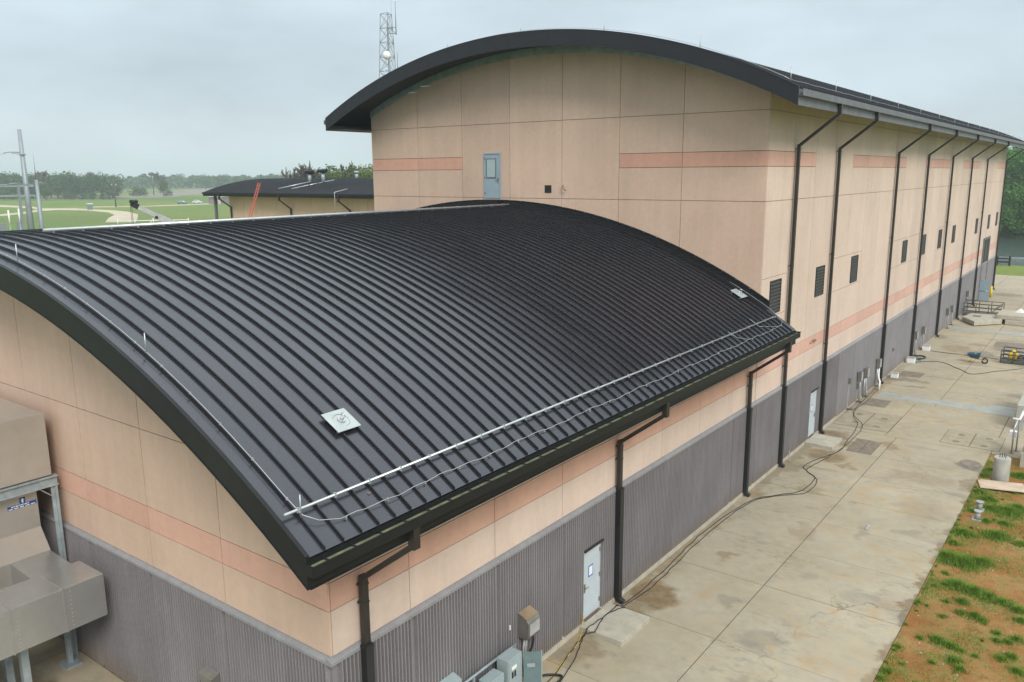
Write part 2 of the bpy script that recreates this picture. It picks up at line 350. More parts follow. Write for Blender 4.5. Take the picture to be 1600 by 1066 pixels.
def dup(o, parent=None, loc=None, rz=None, scale=None):
    c_ = o.copy(); col.objects.link(c_); c_.parent = parent
    if loc is not None: c_.location = loc
    if rz is not None: c_.rotation_euler = (0, 0, rz)
    if scale is not None: c_.scale = scale
    for ch in list(o.children): dup(ch, c_)
    return c_
def lin(a, b_, n): return [a + (b_-a)*k/(n-1) for k in range(n)]

# ---------------------------------------------------------------- ground, river, yard
G = -.28
mb = MB()
for x0, x1, y0, y1 in ((-4000, -60, -2500, 4000), (-60, 4000, -2500, 126), (-60, 4000, 205, 4000)): mb.quad((x0, y0, G), (x1, y0, G), (x1, y1, G), (x0, y1, G))
mb.quad((-60, 126, G), (4000, 126, G), (4000, 136, -2.6), (-60, 136, -2.6)); mb.quad((-60, 205, G), (4000, 205, G), (4000, 200, -2.6), (-60, 200, -2.6)); mb.quad((-60, 126, G), (-60, 205, G), (-64, 205, -2.6), (-64, 126, -2.6))
mb.quad((-64, 120, -2.6), (4000, 120, -2.6), (4000, 212, -2.6), (-64, 212, -2.6))
mb.build('ground', M['grass'], kind='structure')
mb = MB(); mb.quad((-62, 128, -1.5), (1500, 128, -1.5), (1500, 204, -1.5), (-62, 204, -1.5)); mb.build('river', M['water'], kind='structure')
def patch(name, polys, m_, z):
    mb = MB()
    for p in polys: i = mb.add([(x, y, z) for x, y in p]); mb.face(list(range(i, i+len(p))))
    o = mb.build(name, m_, kind='structure')
    bm = bmesh.new(); bm.from_mesh(o.data); bmesh.ops.triangulate(bm, faces=bm.faces); bm.to_mesh(o.data); bm.free()
patch('gravel_road', [[(-460, 167), (-434, 165), (-394, 163), (-365, 155), (-343, 145), (-374, 154), (-404, 154), (-428, 155)],
                      [(-357, 151), (-336, 142), (-317, 128), (-304, 114), (-290, 103), (-316, 112), (-321, 121), (-333, 134)],
                      [(-366, 176), (-350, 194), (-352, 215), (-354, 233), (-341, 225), (-340, 207), (-342, 190), (-356, 171)]], M['gravel'], G+.03)
patch('gravel_yard', [[(-365, 155), (-351, 162), (-331, 161), (-314, 160), (-297, 156), (-273, 147), (-246, 132), (-222, 118), (-230, 113), (-255, 127), (-276, 140), (-296, 148), (-321, 153), (-339, 150), (-336, 142)]], M['gravel'], G+.06)
patch('ploughed_field', [[(-581, 289), (-559, 298), (-667, 389), (-872, 571), (-598, 388), (-491, 292), (-489, 262), (-493, 246)], [(-588, 251), (-541, 271), (-478, 239), (-519, 220)]], M['plough'], G+.03)

mb = MB(); mb.box(-30, 7.49, -14, 33, -.29, -.05); mb.box(-40, 12, 33.01, 110, -.29, -.05)
pave = mb.build('pavement', M['joint_dirt'], kind='structure')
slabs = []
ys = [-14, -10.5, -6.9, -3.2, .2, 3.8, 7.2, 10.85, 14.65, 17.75, 20.6, 23.4, 26.45, 29.5, 33.0]
for a, b_ in zip(ys, ys[1:]): slabs += [(.10, 3.42, a, b_), (3.42, 7.5, a, b_)]
ys2 = [33.0, 37.0, 40.1]; 
for a, b_ in zip(ys2, ys2[1:]): slabs += [(.10, 2.9, a, b_), (2.9, 7.5, a, b_), (7.5, 12, a, b_)]
ys3 = [40.1] + [40.1+3.9*k for k in range(1, 18)] + [110]
for a, b_ in zip(ys3, ys3[1:]): slabs += [(.10, 3.9, a, b_), (3.9, 7.9, a, b_), (7.9, 12, a, b_)]
ys4 = [95.3, 99, 103, 106.5, 110]
for a, b_ in zip(ys4, ys4[1:]):
    slabs += [(-4, .10, a, b_), (-8, -4, a, b_), (-12, -8, a, b_)]
for x0, x1, y0, y1 in slabs:
    z = random.uniform(-.003, .003); MB().box(x0+.016, x1-.016, y0+.010, y1-.010, -.16, z).build('concrete_slab', M['yard'], pave)
for x0, x1 in zip([-30, -24, -18, -14, -11, -8, -4, -.09], [-24, -18, -14, -11, -8, -4, -.09]):
    for y0, y1 in ((-14, -9), (-9, -4.5), (-4.5, -.09)): MB().box(x0+.011, x1-.011, y0+.011, y1-.011, -.24, -.12 if False else -.045).build('concrete_slab', M['yard'], pave)

# soil strip on the right
mb = MB(); nx, ny = 130, 240; mb.smooth = True
def soil_z(x, y):
    h = -.055 + .05*noise.noise((x*.5, y*.5, 0)) + .035*noise.noise((x*1.9, y*1.9, 3)) + .014*noise.noise((x*6, y*6, 5))
    e = min(1, (x-7.5)/.35); h = h*e + (-.03)*(1-e)
    return h
for j in range(ny+1):
    for i in range(nx+1):
        x = 7.5 + 16*(i/nx)**1.35; y = -6 + 39*j/ny; mb.add([(x, y, soil_z(x, y))])
for j in range(ny):
    for i in range(nx): k = j*(nx+1)+i; mb.face([k, k+1, k+nx+2, k+nx+1])
mb.build('bare_soil', M['soil'], kind='structure')
mb = MB()
patches = [(x, y, r*1.18) for x, y, r in GRASS]
for k in range(120): patches.append((random.uniform(10.6, 22), random.uniform(-4, 32), random.uniform(.15, .6)))
for k in range(30): patches.append((random.uniform(7.56, 10), random.uniform(-4, 11), random.uniform(.1, .4)))
for k in range(34): patches.append((random.uniform(7.6, 11.5), random.uniform(11, 31), random.uniform(.05, .16)))
for k in range(45): patches.append((7.53+random.random()*.06, random.uniform(-4, 32), random.uniform(.05, .11)))
for x, y, r in patches:
    for q in range(int(r*r*5200)+26):
        a = random.uniform(0, 6.283); d = r*min(1.7, abs(random.gauss(0, .62)))*(1+.35*math.sin(3*a+x*9))
        px, py = x+math.cos(a)*d, y+math.sin(a)*d*.9
        if px < 7.51: continue
        pz = soil_z(px, py)-.01; h = random.uniform(.06, .19)*(1.15-.6*d/r)*min(1.4, .55+r*1.6); th = random.uniform(0, 6.283); ww = random.uniform(.008, .016)
        lx, ly = math.cos(th)*h*random.uniform(.2, .9), math.sin(th)*h*random.uniform(.2, .9); sx, sy = -math.sin(th)*ww, math.cos(th)*ww
        i = mb.add([(px-sx, py-sy, pz), (px+sx, py+sy, pz), (px+lx, py+ly, pz+h)]); mb.face([i, i+1, i+2])
for k in range(70000):
    px, py = 7.55+random.random()**1.5*9, random.uniform(9, 32); q = noise.noise((px*.6, py*.6, 20))+.7*noise.noise((px*1.8, py*1.8, 14))+.25*max(0, 1-(px-7.5)/.6)+.012*(py-18)
    if q < .04+random.uniform(-.16, .16): continue
    pz = soil_z(px, py)-.005; h = random.uniform(.025, .075)*min(1.6, .6+q*1.6); th = random.uniform(0, 6.283); ln_ = random.uniform(.02, .06); ww = random.uniform(.006, .012)
    i = mb.add([(px-math.sin(th)*ww, py+math.cos(th)*ww, pz), (px+math.sin(th)*ww, py-math.cos(th)*ww, pz), (px+math.cos(th)*ln_, py+math.sin(th)*ln_, pz+h)]); mb.face([i, i+1, i+2])
mb.build('grass_tufts', M['blade'], kind='stuff')
mb = MB()
for k in range(26000):
    px, py = 7.55+random.random()**1.5*9, random.uniform(8, 32); q = noise.noise((px*.55, py*.55, 9))+.6*noise.noise((px*1.7, py*1.7, 4))
    if q < .08: continue
    pz = soil_z(px, py)-.005; h = random.uniform(.02, .06); th = random.uniform(0, 6.283); ln_ = random.uniform(.03, .10); ww = random.uniform(.004, .009)
    i = mb.add([(px-math.sin(th)*ww, py+math.cos(th)*ww, pz), (px+math.sin(th)*ww, py-math.cos(th)*ww, pz), (px+math.cos(th)*ln_, py+math.sin(th)*ln_, pz+h)]); mb.face([i, i+1, i+2])
mb.build('dry_grass', M['straw'], kind='stuff')
mb = MB()
for k in range(260):
    x, y = 7.55+random.random()**2*4, random.uniform(9, 31); s_ = random.uniform(.012, .04); z = soil_z(x, y)
    i = mb.add([(x+s_*random.uniform(.6, 1.2)*dx, y+s_*random.uniform(.6, 1.2)*dy, z+s_*dz) for dx, dy, dz in ((1, 0, 0), (0, 1, 0), (-1, 0, 0), (0, -1, 0), (.1, 0, .8))])
    for q in range(4): mb.face([i+q, i+(q+1) % 4, i+4])
mb.build('loose_stones', M['concrete'], kind='stuff')

# ---------------------------------------------------------------- building pieces
def arc_fn(xc, zc, rad): return lambda x: zc + math.sqrt(max(0, rad*rad-(x-xc)**2))
SX, SR = -13.28, 26.6; roofS = arc_fn(SX, 11.38-SR, SR); SE0, SE1 = -28.06, 1.5
BX, BR = -10.88, 27.14; roofB = arc_fn(BX, 18.87-BR, BR); BE0, BE1 = -23.36, 1.6
def curve(fn, x0, x1, dz, n=57): return [(x, fn(x)+dz) for x in lin(x0, x1, n)]
gp = .011
def clipped(x0, x1, z0, z1, top):
    xs = lin(x0, x1, 13); ok = [(x, min(z1, top(x))) for x in xs if min(z1, top(x)) > z0+.02]
    if len(ok) < 2: return None
    return [(ok[0][0], z0), (ok[-1][0], z0)] + ok[::-1]
def end_column(parent, x0, x1, y, zs, bands, top, m_, mp):
    """one tilt-up column of an end wall facing -Y; bands = z intervals cast in pink"""
    mb = MB(); bb = []
    for a, b_ in zip(zs, zs[1:]):
        p = clipped(x0+gp, x1-gp, a+gp, b_-gp, top)
        if not p: continue
        t_ = MB() if (a, b_) in bands else mb
        t_.prism(p, 'y', y, y+.05)
        if t_ is not mb: bb.append(t_)
    o = mb.build('wall_panel', m_, parent)
    for t_ in bb: t_.build('painted_band', mp, o)
def side_column(parent, y0, y1, zs, bands, m_, mp, holes=()):
    mb = MB(); bb = []
    for a, b_ in zip(zs, zs[1:]):
        t_ = MB() if (a, b_) in bands else mb
        segs = [(y0+gp, y1-gp, a+gp, b_-gp)]
        t_.box(-.05, 0, y0+gp, y1-gp, a+gp, b_-gp)
        if t_ is not mb: bb.append(t_)
    o = mb.build('wall_panel', m_, parent)
    for t_ in bb: t_.build('painted_band', mp, o)
PITCH = .1016
def ribbed(parent, u0, u1, side, doors=(), ribs=True, zb=.15, lead=0):
    """one grey wainscot panel; side 'x' faces +X, 'y' faces -Y"""
    mb = MB()
    def bx(a, b_, d0, d1, z0, z1):
        if side == 'x': mb.box(d0, d1, a, b_, z0, z1)
        else: mb.box(a, b_, -d1, -d0, z0, z1)
    dr = [d for d in doors if d[0] < u1 and d[1] > u0]
    cuts = [u0+gp] + [q for d in dr for q in (d[0], d[1])] + [u1-gp]
    face = -.026 if ribs else .055
    for k, (a, b_) in enumerate(zip(cuts, cuts[1:])):
        bx(a, b_, -.05, face, dr[0][2] if (k % 2 == 1) else zb, 3.60)
    if ribs:
        n = int(u1/PITCH) - int(u0/PITCH) + 2; k0 = math.ceil((u0+.04+lead)/PITCH)
        for k in range(k0, k0+n):
            u = k*PITCH
            if u > u1-.04 - (lead if side == 'y' else 0): break
            z0 = zb
            for d in dr:
                if d[0]-.06 < u < d[1]+.06: z0 = d[2]+.02
            prof = [(u-.023, -.027), (u-.015, .083), (u+.015, .083), (u+.023, -.027)]
            if side == 'x': pl = [(d, q) for q, d in prof]
            else: pl = [(q, -d) for q, d in prof]
            mb.prism(pl, 'z', z0, 3.60)
    mb.build('ribbed_panel' if ribs else 'base_panel', M['wains'], parent)
def downspout(parent, y, gx, gz, zel, zbase=0.0, boot=True, elbow_y=None, m_=None):
    """gx, gz: gutter outlet; zel: height of the elbow at the wall"""
    m_ = m_ or M['spout']; s_ = MB(); wd, dp = .15, .12
    s_.box(gx-.075, gx+.075, y-.085, y+.085, gz-.45, gz)
    s_.bar((gx-.01, y, gz-.40), (.145, y, zel), wd-.01, dp-.01, (0, 0, 1))
    s_.box(.085, .205, y-wd/2, y+wd/2, 3.70, zel+.06)
    for z in (zel-.15, 4.6, 9.0):
        if 3.9 < z < zel: s_.box(.04, .212, y-wd/2-.012, y+wd/2+.012, z, z+.045)
    o = s_.build('downspout', m_, parent)
    bt = MB(); bt.box(.09, .25, y-.1, y+.1, zbase+.12, 3.72); bt.box(.08, .26, y-.11, y+.11, 3.62, 3.70)
    bt.bar((.17, y, zbase+.14), (.36, y, zbase+.035), .17, .12)
    bt.build('downspout_boot', M['boot'], o)
def door_leaf(parent, y0, y1, z0, z1, m_, flip=False):
    d = MB().box(-.028, .012, y0+.03, y1-.03, z0+.02, z1-.04).build('door', m_, parent)
    fr = MB(); fr.box(-.03, .03, y0, y0+.03, z0, z1); fr.box(-.03, .03, y1-.03, y1, z0, z1); fr.box(-.03, .03, y0+.03, y1-.03, z1-.04, z1); fr.build('door_frame', m_, d)
    MB().box(-.02, .115, y0-.04, y1+.05, z1+.01, z1+.075).build('door_header', M['dark'], parent)
    h = MB(); yh = (y1-.1) if flip else (y0+.09); h.box(.012, .03, yh-.035, yh+.035, z0+.85, z0+1.12); h.tube([(.03, yh, z0+1.0), (.075, yh, z0+1.0)], .016, 8); h.tube([(.075, yh, z0+1.0), (.08, yh+(-.13 if flip else .13), z0+1.0)], .013, 8); h.cyl((.02, yh), .02, z0+1.06, z0+1.1, 8)
    h.build('handle', M['brass'], d)
    yy = (y0+.028) if flip else (y1-.028)
    for z in (z0+.25, z0+1.05, z0+1.85): MB().box(.011, .045, yy-.02, yy+.02, z, z+.13).build('hinge', M['brass'], d)
    yc = y0+.42; n_ = MB(); n_.box(.0125, .0145, yc-.13, yc+.13, z0+1.24, z0+1.60); n_.build('notice_tape', M['blue'], d)
    MB().box(.0148, .0165, yc-.085, yc+.10, z0+1.285, z0+1.555).build('notice', M['white'], d)
    return d

# ================================================================ ANNEX (barrel roof, foreground)
annex = thing('annex_building', 'low peach concrete building in front under a black standing seam barrel roof', 'building', (-13.28, 11.2, 0))
topS = lambda x: roofS(x)-.42
core = MB(); core.prism([(-26.53, -.3), (-.03, -.3)] + [(x, roofS(x)-.45) for x in lin(-.03, -26.53, 41)], 'y', .03, 22.38); core.build('wall_core', M['joint'], annex)
ej = [0, -3.437, -6.373, -9.31, -12.25, -15.19, -18.13, -21.07, -23.6, -26.56]
for a, b_ in zip(ej, ej[1:]):
    end_column(annex, b_, a, 0.0, [3.74, 4.696, 5.285, 7.2, 12], [(4.696, 5.285)], topS, M['peach'], M['band_near'])
    ribbed(annex, b_, a, 'y', zb=-.13, lead=.03 if a == 0 else 0)
sj = [0.0, 2.21, 5.173, 8.136, 11.099, 14.062, 17.025, 19.988, 22.42]
D1 = (9.22, 10.16, 2.30)
for a, b_ in zip(sj, sj[1:]):
    side_column(annex, a+(.05 if a == 0 else 0), b_, [3.74, 4.696, 5.285, 7.15], [(4.696, 5.285)], M['cream'], M['band_near'])
    ribbed(annex, a+(.05 if a == 0 else 0), b_, 'x', [D1], lead=.05 if a == 0 else 0)
capp = [(-.05, 3.60), (.088, 3.60), (.088, 3.665), (.045, 3.70), (-.03, 3.738), (-.05, 3.738)]
MB().prism(capp, 'y', -.088, 22.42).build('wainscot_cap', M['cap'], annex)
MB().prism([(-d, z) for d, z in capp][::-1], 'x', -26.56, -.052).build('wainscot_cap', M['cap'], annex)
cb = MB(); cb.box(-.05, .10, -.10, D1[0], -.1, .148); cb.box(-.05, .10, D1[1], 22.42, -.1, .148); cb.build('base_curb', M['curb'], annex)
MB().box(-26.56, -.052, -.10, .02, -.2, -.132+.1-.1+.0).build('base_curb', M['curb'], annex)
door_leaf(annex, D1[0], D1[1], .15, D1[2], M['door'])

# barrel roof
dk = MB(); dk.ribbon(curve(roofS, SE0+.05, SE1-.06, -.40), curve(roofS, SE0+.05, SE1-.06, -.02), 'y', -1.54, 22.40); dk.build('roof_deck', M['soffit'], annex)
def roof_panel(fn, x0, x1, width, n, seam=True):
    a = MB(); a.smooth = True; pts = [(x, fn(x)) for x in lin(x0, x1, n)]
    g0 = a.add([(x, .012, z) for x, z in pts]); g1 = a.add([(x, width, z) for x, z in pts])
    for k in range(n-1): a.face([g0+k, g0+k+1, g1+k+1, g1+k])
    for k in (0, n-1): pass
    s_ = MB(); hi = [(x, z+.048) for x, z in pts]; s_.ribbon(pts, hi, 'y', -.005, .011); s_.ribbon([(x, z+.0485) for x, z in pts], [(x, z+.060) for x, z in pts], 'y', -.010, .016)
    return a, s_
pa, se = roof_panel(roofS, SE0, SE1, .399, 61)
pme = pa.mesh('roof_panel', M['roof'], (-13.28, 0, 0)); sme = se.mesh('standing_seam', M['seam'], (-13.28, 0, 0))
Y0 = -1.22; PW = .4055; NP = 58
for k in range(NP):
    o = bpy.data.objects.new('roof_panel', pme); col.objects.link(o); o.parent = annex; o.location = (0, Y0+PW*k-11.2, 0)
    q = bpy.data.objects.new('standing_seam', sme); col.objects.link(q); q.parent = o
ep = MB(); ep.smooth = True; pts = [(x, roofS(x)) for x in lin(SE0, SE1, 61)]; g0 = ep.add([(x, -1.585, z+.004) for x, z in pts]); g1 = ep.add([(x, -1.222, z) for x, z in pts])
for k in range(60): ep.face([g0+k, g0+k+1, g1+k+1, g1+k])
ep.build('roof_panel', M['roof'], annex)
fs = MB()
fs.ribbon(curve(roofS, SE0, SE1, -.52), curve(roofS, SE0, SE1, .012), 'y', -1.615, -1.56)
fs.ribbon(curve(roofS, SE0, SE1, .0125), curve(roofS, SE0, SE1, .035), 'y', -1.625, -1.545)
fs.ribbon(curve(roofS, SE0, SE1, -.545), curve(roofS, SE0, SE1, -.521), 'y', -1.625, -1.54)
fs.build('gable_fascia', M['fascia'], annex)
ef = MB(); ef.box(1.42, 1.5, -1.558, 22.42, 6.36, 6.86); ef.box(1.40, 1.515, -1.558, 22.42, 6.335, 6.358); ef.build('eave_fascia', M['fascia'], annex)
MB().box(.004, 1.418, .0, 22.42, 6.37, 6.40).build('eave_soffit', M['soffit'], annex)
gu = MB(); gx0, gx1 = 1.503, 1.665
gu.prism([(gx0, 6.80), (gx0, 6.60), (gx1, 6.60), (gx1, 6.80), (gx1-.02, 6.80), (gx1-.02, 6.612), (gx0+.012, 6.612), (gx0+.012, 6.80)], 'y', -1.62, 22.45)
for yy in (-1.615, 22.445): gu.box(gx0, gx1, yy-.004, yy+.004, 6.595, 6.81)
gut = gu.build('gutter', M['fascia'], annex)
MB().box(gx0+.014, gx1-.022, -1.59, 22.42, 6.66, 6.765).build('gutter_debris', M['moss'], gut)
hg = MB()
for k in range(40): hg.box(gx0, gx1, -1.3+.61*k, -1.27+.61*k, 6.79, 6.806)
hg.build('gutter_straps', M['fascia'], gut, kind='stuff')
fl = MB(); fl.ribbon(curve(roofS, -26.5, .4, .0), curve(roofS, -26.5, .4, .30), 'y', 22.33, 22.40); fl.ribbon(curve(roofS, -26.5, .4, .301), curve(roofS, -26.5, .4, .33), 'y', 22.30, 22.405)
fl.ribbon(curve(roofS, -26.5, .4, .0), curve(roofS, -26.5, .4, .085), 'y', 22.0, 22.325)
f_ = fl.build('wall_flashing', M['fascia'], annex)
rv = MB()
for x in lin(-25.5, 0.2, 44): z = roofS(x)+.31; rv.box(x-.012, x+.012, 22.29, 22.30, z, z+.02)
rv.build('rivets', M['alu'], f_, kind='stuff')
for y in (.78, 11.02, 21.45): downspout(annex, y, 1.575, 6.62, 5.14)

# roof hardware
def rail(name, x, z, y0, y1, r):
    rl = MB().tube([(x, y0, z), (x, y1, z)], r, 10).build(name, M['alu'], annex)
    k = 0
    y = Y0
    while y < y1:
        if y > y0 and k % 2 == 0:
            MB().box(x-.022, x+.022, y-.02, y+.02, roofS(x)+.07, z+r+.012).build('clamp', M['galv_dull'], rl)
        y += PW; k += 1
rail('snow_rail', .85, roofS(.85)+.12, -1.50, 21.35, .026)
rail('ridge_rail', -12.2, roofS(-12.2)+.14, .95, 22.0, .048)
ends = MB(); ends.tube([(.85, 21.45, roofS(.85)+.12), (.85, 21.56, roofS(.85)+.12)], .03, 8); ends.tube([(.85, 21.75, roofS(.85)+.10), (.85, 21.82, roofS(.85)+.1)], .025, 8); ends.build('loose_fitting', M['galv'], annex)
cpts = [(x, -1.235, roofS(x)+.11) for x in lin(-27, .55, 40)] + [(.95, -1.2, roofS(.95)+.11), (1.12, -1.0, roofS(1.12)+.10), (1.2, -.6, roofS(1.2)+.06)]
y = -.25
while y < 21.7: cpts.append((1.22+.035*math.sin(y*2.3), y, roofS(1.22)+.055+.035*abs(math.sin(y*3.9)))); y += .2
cpts += [(1.1, 21.9, roofS(1.1)+.09), (.8, 22.1, roofS(.8)+.1)] + [(x, 22.18, roofS(x)+.12) for x in lin(.5, -1.2, 8)]
cond = MB().tube(cpts, .008, 6).build('lightning_conductor', M['cable_bright'], annex)
cl = MB()
for x in lin(-26, .6, 31): cl.box(x-.012, x+.012, -1.25, -1.215, roofS(x)+.085, roofS(x)+.128)
for y in lin(-.5, 21.5, 23): cl.box(1.205, 1.235, y-.012, y+.012, roofS(1.22)+.03, roofS(1.22)+.085)
cl.build('conductor_clips', M['galv'], cond, kind='stuff')
MB().tube([(.75, 17.4, roofS(.75)+.12), (1.0, 17.6, roofS(1.0)+.08), (1.22, 18.2, roofS(1.22)+.08)], .009, 6).build('lightning_conductor', M['cable_bright'], annex)
MB().tube([(.6, 19.8, roofS(.6)+.12), (.9, 20.0, roofS(.9)+.03), (1.1, 20.9, roofS(1.1)+.03), (1.22, 21.4, roofS(1.22)+.08)], .009, 6).build('lightning_conductor', M['cable_bright'], annex)
for x in (-8.6, -3.45, .95): MB().tube([(x, -1.235, roofS(x)+.08), (x, -1.235, roofS(x)+.48)], .012, 6).build('lightning_rod', M['galv'], annex)
def anchor(x, y):
    s_ = (roofS(x+.1)-roofS(x-.1))/.2; n_ = Vector((-s_, 0, 1)).normalized(); tx = Vector((1, 0, s_)).normalized(); ty = Vector((0, 1, 0)); c_ = Vector((x, y, roofS(x)+.095))
    mb = MB(); P8 = [c_ + tx*a*.28 + ty*b_*.29 + n_*d for d in (0, .012) for a, b_ in ((-1, -1), (1, -1), (1, 1), (-1, 1))]
    i = mb.add(P8)
    for f in ((3, 2, 1, 0), (4, 5, 6, 7), (0, 1, 5, 4), (1, 2, 6, 5), (2, 3, 7, 6), (3, 0, 4, 7)): mb.face([i+k for k in f])
    for a, b_ in ((-.2, -.2), (.2, -.2), (-.2, .2), (.2, .2)): q = c_+tx*a+ty*b_; mb.bar(q-n_*.13, q, .05, .05, (0, 1, 0))
    o = mb.build('anchor_plate', M['plate'], annex)
    mb = MB(); mb.tube([c_+n_*.01, c_+n_*.05], .085, 16); mb.tube([c_+n_*.05, c_+n_*.09], .04, 10)
    ring = [c_ + n_*.09 + (tx*math.cos(a)+n_*(math.sin(a)+.9))*.05 for a in lin(0, 6.283, 17)]; mb.tube(ring, .011, 6)
    ring = [c_ + n_*.02 + (tx*math.cos(a)+ty*math.sin(a))*.17 for a in lin(0, 4.6, 17)]; mb.tube(ring, .008, 6); mb.build('anchor_eye', M['alu'], o)
anchor(-.5, .98); anchor(-.57, 21.6)
MB().tube([(.95+.03*math.cos(a), .3+.03*math.sin(a), roofS(.95)+.012) for a in lin(0, 6, 12)], .008, 5).build('wire_scrap', M['rust'], None, loc=(.95, .3, roofS(.95)))
tag(bpy.data.objects['wire_scrap'], 'small rusty loop of wire lying on the black roof below the rail', 'wire')

# ================================================================ HALL (large building behind)
hall = thing('hall_building', 'tall peach concrete hall with curved black roof and long row of downspouts', 'building', (-10.88, 58, 0))
HY0, HY1, XL = 22.42, 95.1, -21.76
topB = lambda x: roofB(x)-.52
core = MB(); core.prism([(XL+.03, -.3), (-.03, -.3)] + [(x, roofB(x)-.5) for x in lin(-.03, XL+.03, 41)], 'y', HY0+.03, HY1-.03); core.build('wall_core', M['joint'], hall)
hx = [XL, -18.36, -15.40, -12.445, -9.49, -6.53, -3.57, 0.0]
Bt, Bpt, Bpb, B3 = 15.27, 13.741, 13.145, 11.794
for k, (a, b_) in enumerate(zip(hx, hx[1:])):
    band = k in (0, 1, 5, 6)
    zs = [5.6, B3, Bpb, Bpt, Bt, 19.5] if band else [5.6, B3, Bt, 19.5]
    end_column(hall, a+(.0), b_, HY0, zs, [(Bpb, Bpt)] if band else [], topB, M['peach'], M['pink'])
for k, (a, b_) in enumerate(zip(hx, hx[1:])):    # far end wall
    mb = MB(); p = clipped(a+gp, b_-gp, 0, 19.5, topB); mb.prism(p, 'y', HY1-.05, HY1); mb.build('wall_panel', M['peach'], hall)
NPAN = 24; pw = (HY1-HY0)/NPAN; D2 = (29.9, 30.92, 2.45)
for k in range(NPAN):
    a, b_ = HY0+pw*k, HY0+pw*(k+1)
    band = k in (0, 1, 4, 5, 6, 7, 10, 11, 12, 15, 16, 17, 22, 23)
    zs = [3.74, 4.696, 5.285, 7.05, 8.72, B3] + ([Bpb, Bpt] if band else []) + [Bt, 16.0]
    if k not in (0, 3, 4, 7, 8, 9, 12, 13): zs = [z for z in zs if z not in (7.05, 8.72)]
    side_column(hall, a+(.05 if k == 0 else 0), b_, zs, [(4.696, 5.285), (Bpb, Bpt)], M['cream'], M['cream_pink'])
    ribbed(hall, a, b_, 'x', [D2], ribs=(k < 4), zb=.15 if k < 4 else .06)
lw = MB(); lw.box(XL, XL+.05, HY0+.06, HY1-.06, 0, 16.0); lw.build('wall_panel', M['peach'], hall)
MB().prism(capp, 'y', HY0+.004, HY1).build('wainscot_cap', M['cap'], hall)
cb = MB(); cb.box(-.05, .10, HY0+.004, D2[0], -.1, .148); cb.box(-.05, .10, D2[1], HY0+4*pw, -.1, .148); cb.build('base_curb', M['curb'], hall)
MB().box(-.05, .07, HY0+4*pw+.004, HY1, -.1, .058).build('base_curb', M['curb'], hall)
door_leaf(hall, D2[0], D2[1], .15, D2[2], M['door'], flip=True)
# roof
RY0, RY1 = 20.68, 96.7
dk = MB(); dk.ribbon(curve(roofB, BE0+.05, BE1-.06, -.36), curve(roofB, BE0+.05, BE1-.06, -.02), 'y', RY0+.06, RY1-.06); dk.build('roof_deck', M['soffit'], hall)
mb = MB(); mb.smooth = True; pts = [(x, roofB(x)) for x in lin(BE0, BE1, 57)]; g0 = mb.add([(x, RY0+.02, z) for x, z in pts]); g1 = mb.add([(x, RY1-.02, z) for x, z in pts])
for k in range(56): mb.face([g0+k, g0+k+1, g1+k+1, g1+k])
mb.smooth = False
y = RY0+.4
while y < RY1-.2: mb.ribbon(pts, [(x, z+.07) for x, z in pts], 'y', y-.012, y+.012); y += PW
mb.build('standing_seam_roofing', M['roof_far'], hall, kind='stuff')
for ya, yb in ((RY0-.03, RY0+.02), (RY1-.02, RY1+.03)):
    fs = MB(); sg = 1 if ya < 50 else -1
    fs.ribbon(curve(roofB, BE0, BE1, -.60), curve(roofB, BE0, BE1, .03), 'y', ya, yb)
    fs.ribbon(curve(roofB, BE0, BE1, .0305), curve(roofB, BE0, BE1, .055), 'y', ya-.012, yb+.05)
    fs.build('gable_fascia', M['fascia_big'], hall)
for x0, x1, gx0, gx1 in ((BE1-.07, BE1, BE1+.003, BE1+.165), (BE0, BE0+.07, BE0-.165, BE0-.003)):
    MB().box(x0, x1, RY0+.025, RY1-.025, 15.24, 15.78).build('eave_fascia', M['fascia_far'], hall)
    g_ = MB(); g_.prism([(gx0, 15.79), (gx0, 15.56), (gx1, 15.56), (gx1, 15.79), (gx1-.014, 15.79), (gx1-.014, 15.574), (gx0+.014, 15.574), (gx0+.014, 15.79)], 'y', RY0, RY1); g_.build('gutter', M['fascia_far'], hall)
MB().box(BE0+.072, XL, RY0+.07, RY1-.07, 15.25, 15.28).build('eave_soffit', M['soffit'], hall)
MB().ribbon(curve(roofB, XL, -.02, -.70), curve(roofB, XL, -.02, -.37), 'y', HY0-.05, HY0-.005).build('wall_top_flashing', M['galv_dull'], hall)
for x, z in ((-17.9, 17.0), (-17.0, 17.25)): MB().box(x-.25, x+.25, HY0-.9, HY0-.6, z-.1, z-.06).build('soffit_vent', M['galv'], hall)
for y in (25.6, 31.55, 43.8, 52.7, 62.0, 71.4, 80.5, 94.6): downspout(hall, y, 1.68, 15.58, 13.98)
# lightning rods along eave and gable
cpts = [(1.15+.01*math.sin(y*2), y, roofB(1.15)+.11+.008*math.sin(y*3.1)) for y in lin(RY0+.3, RY1-.3, 120)]
MB().tube([(x, RY0+.25, roofB(x)+.13) for x in lin(BE0+.4, 1.0, 40)] + cpts, .009, 5).build('lightning_conductor', M['conduit'], hall)
for k in range(14): y = 21.1+5.6*k; MB().tube([(1.15, y, roofB(1.15)+.05), (1.15, y, roofB(1.15)+.55)], .02, 6).build('lightning_rod', M['galv'], hall)
for x in (-19.1, -14.9, -10.68, -6.5, -2.3): MB().tube([(x, RY0+.25, roofB(x)+.05), (x, RY0+.25, roofB(x)+.48)], .012, 6).build('lightning_rod', M['galv'], hall)
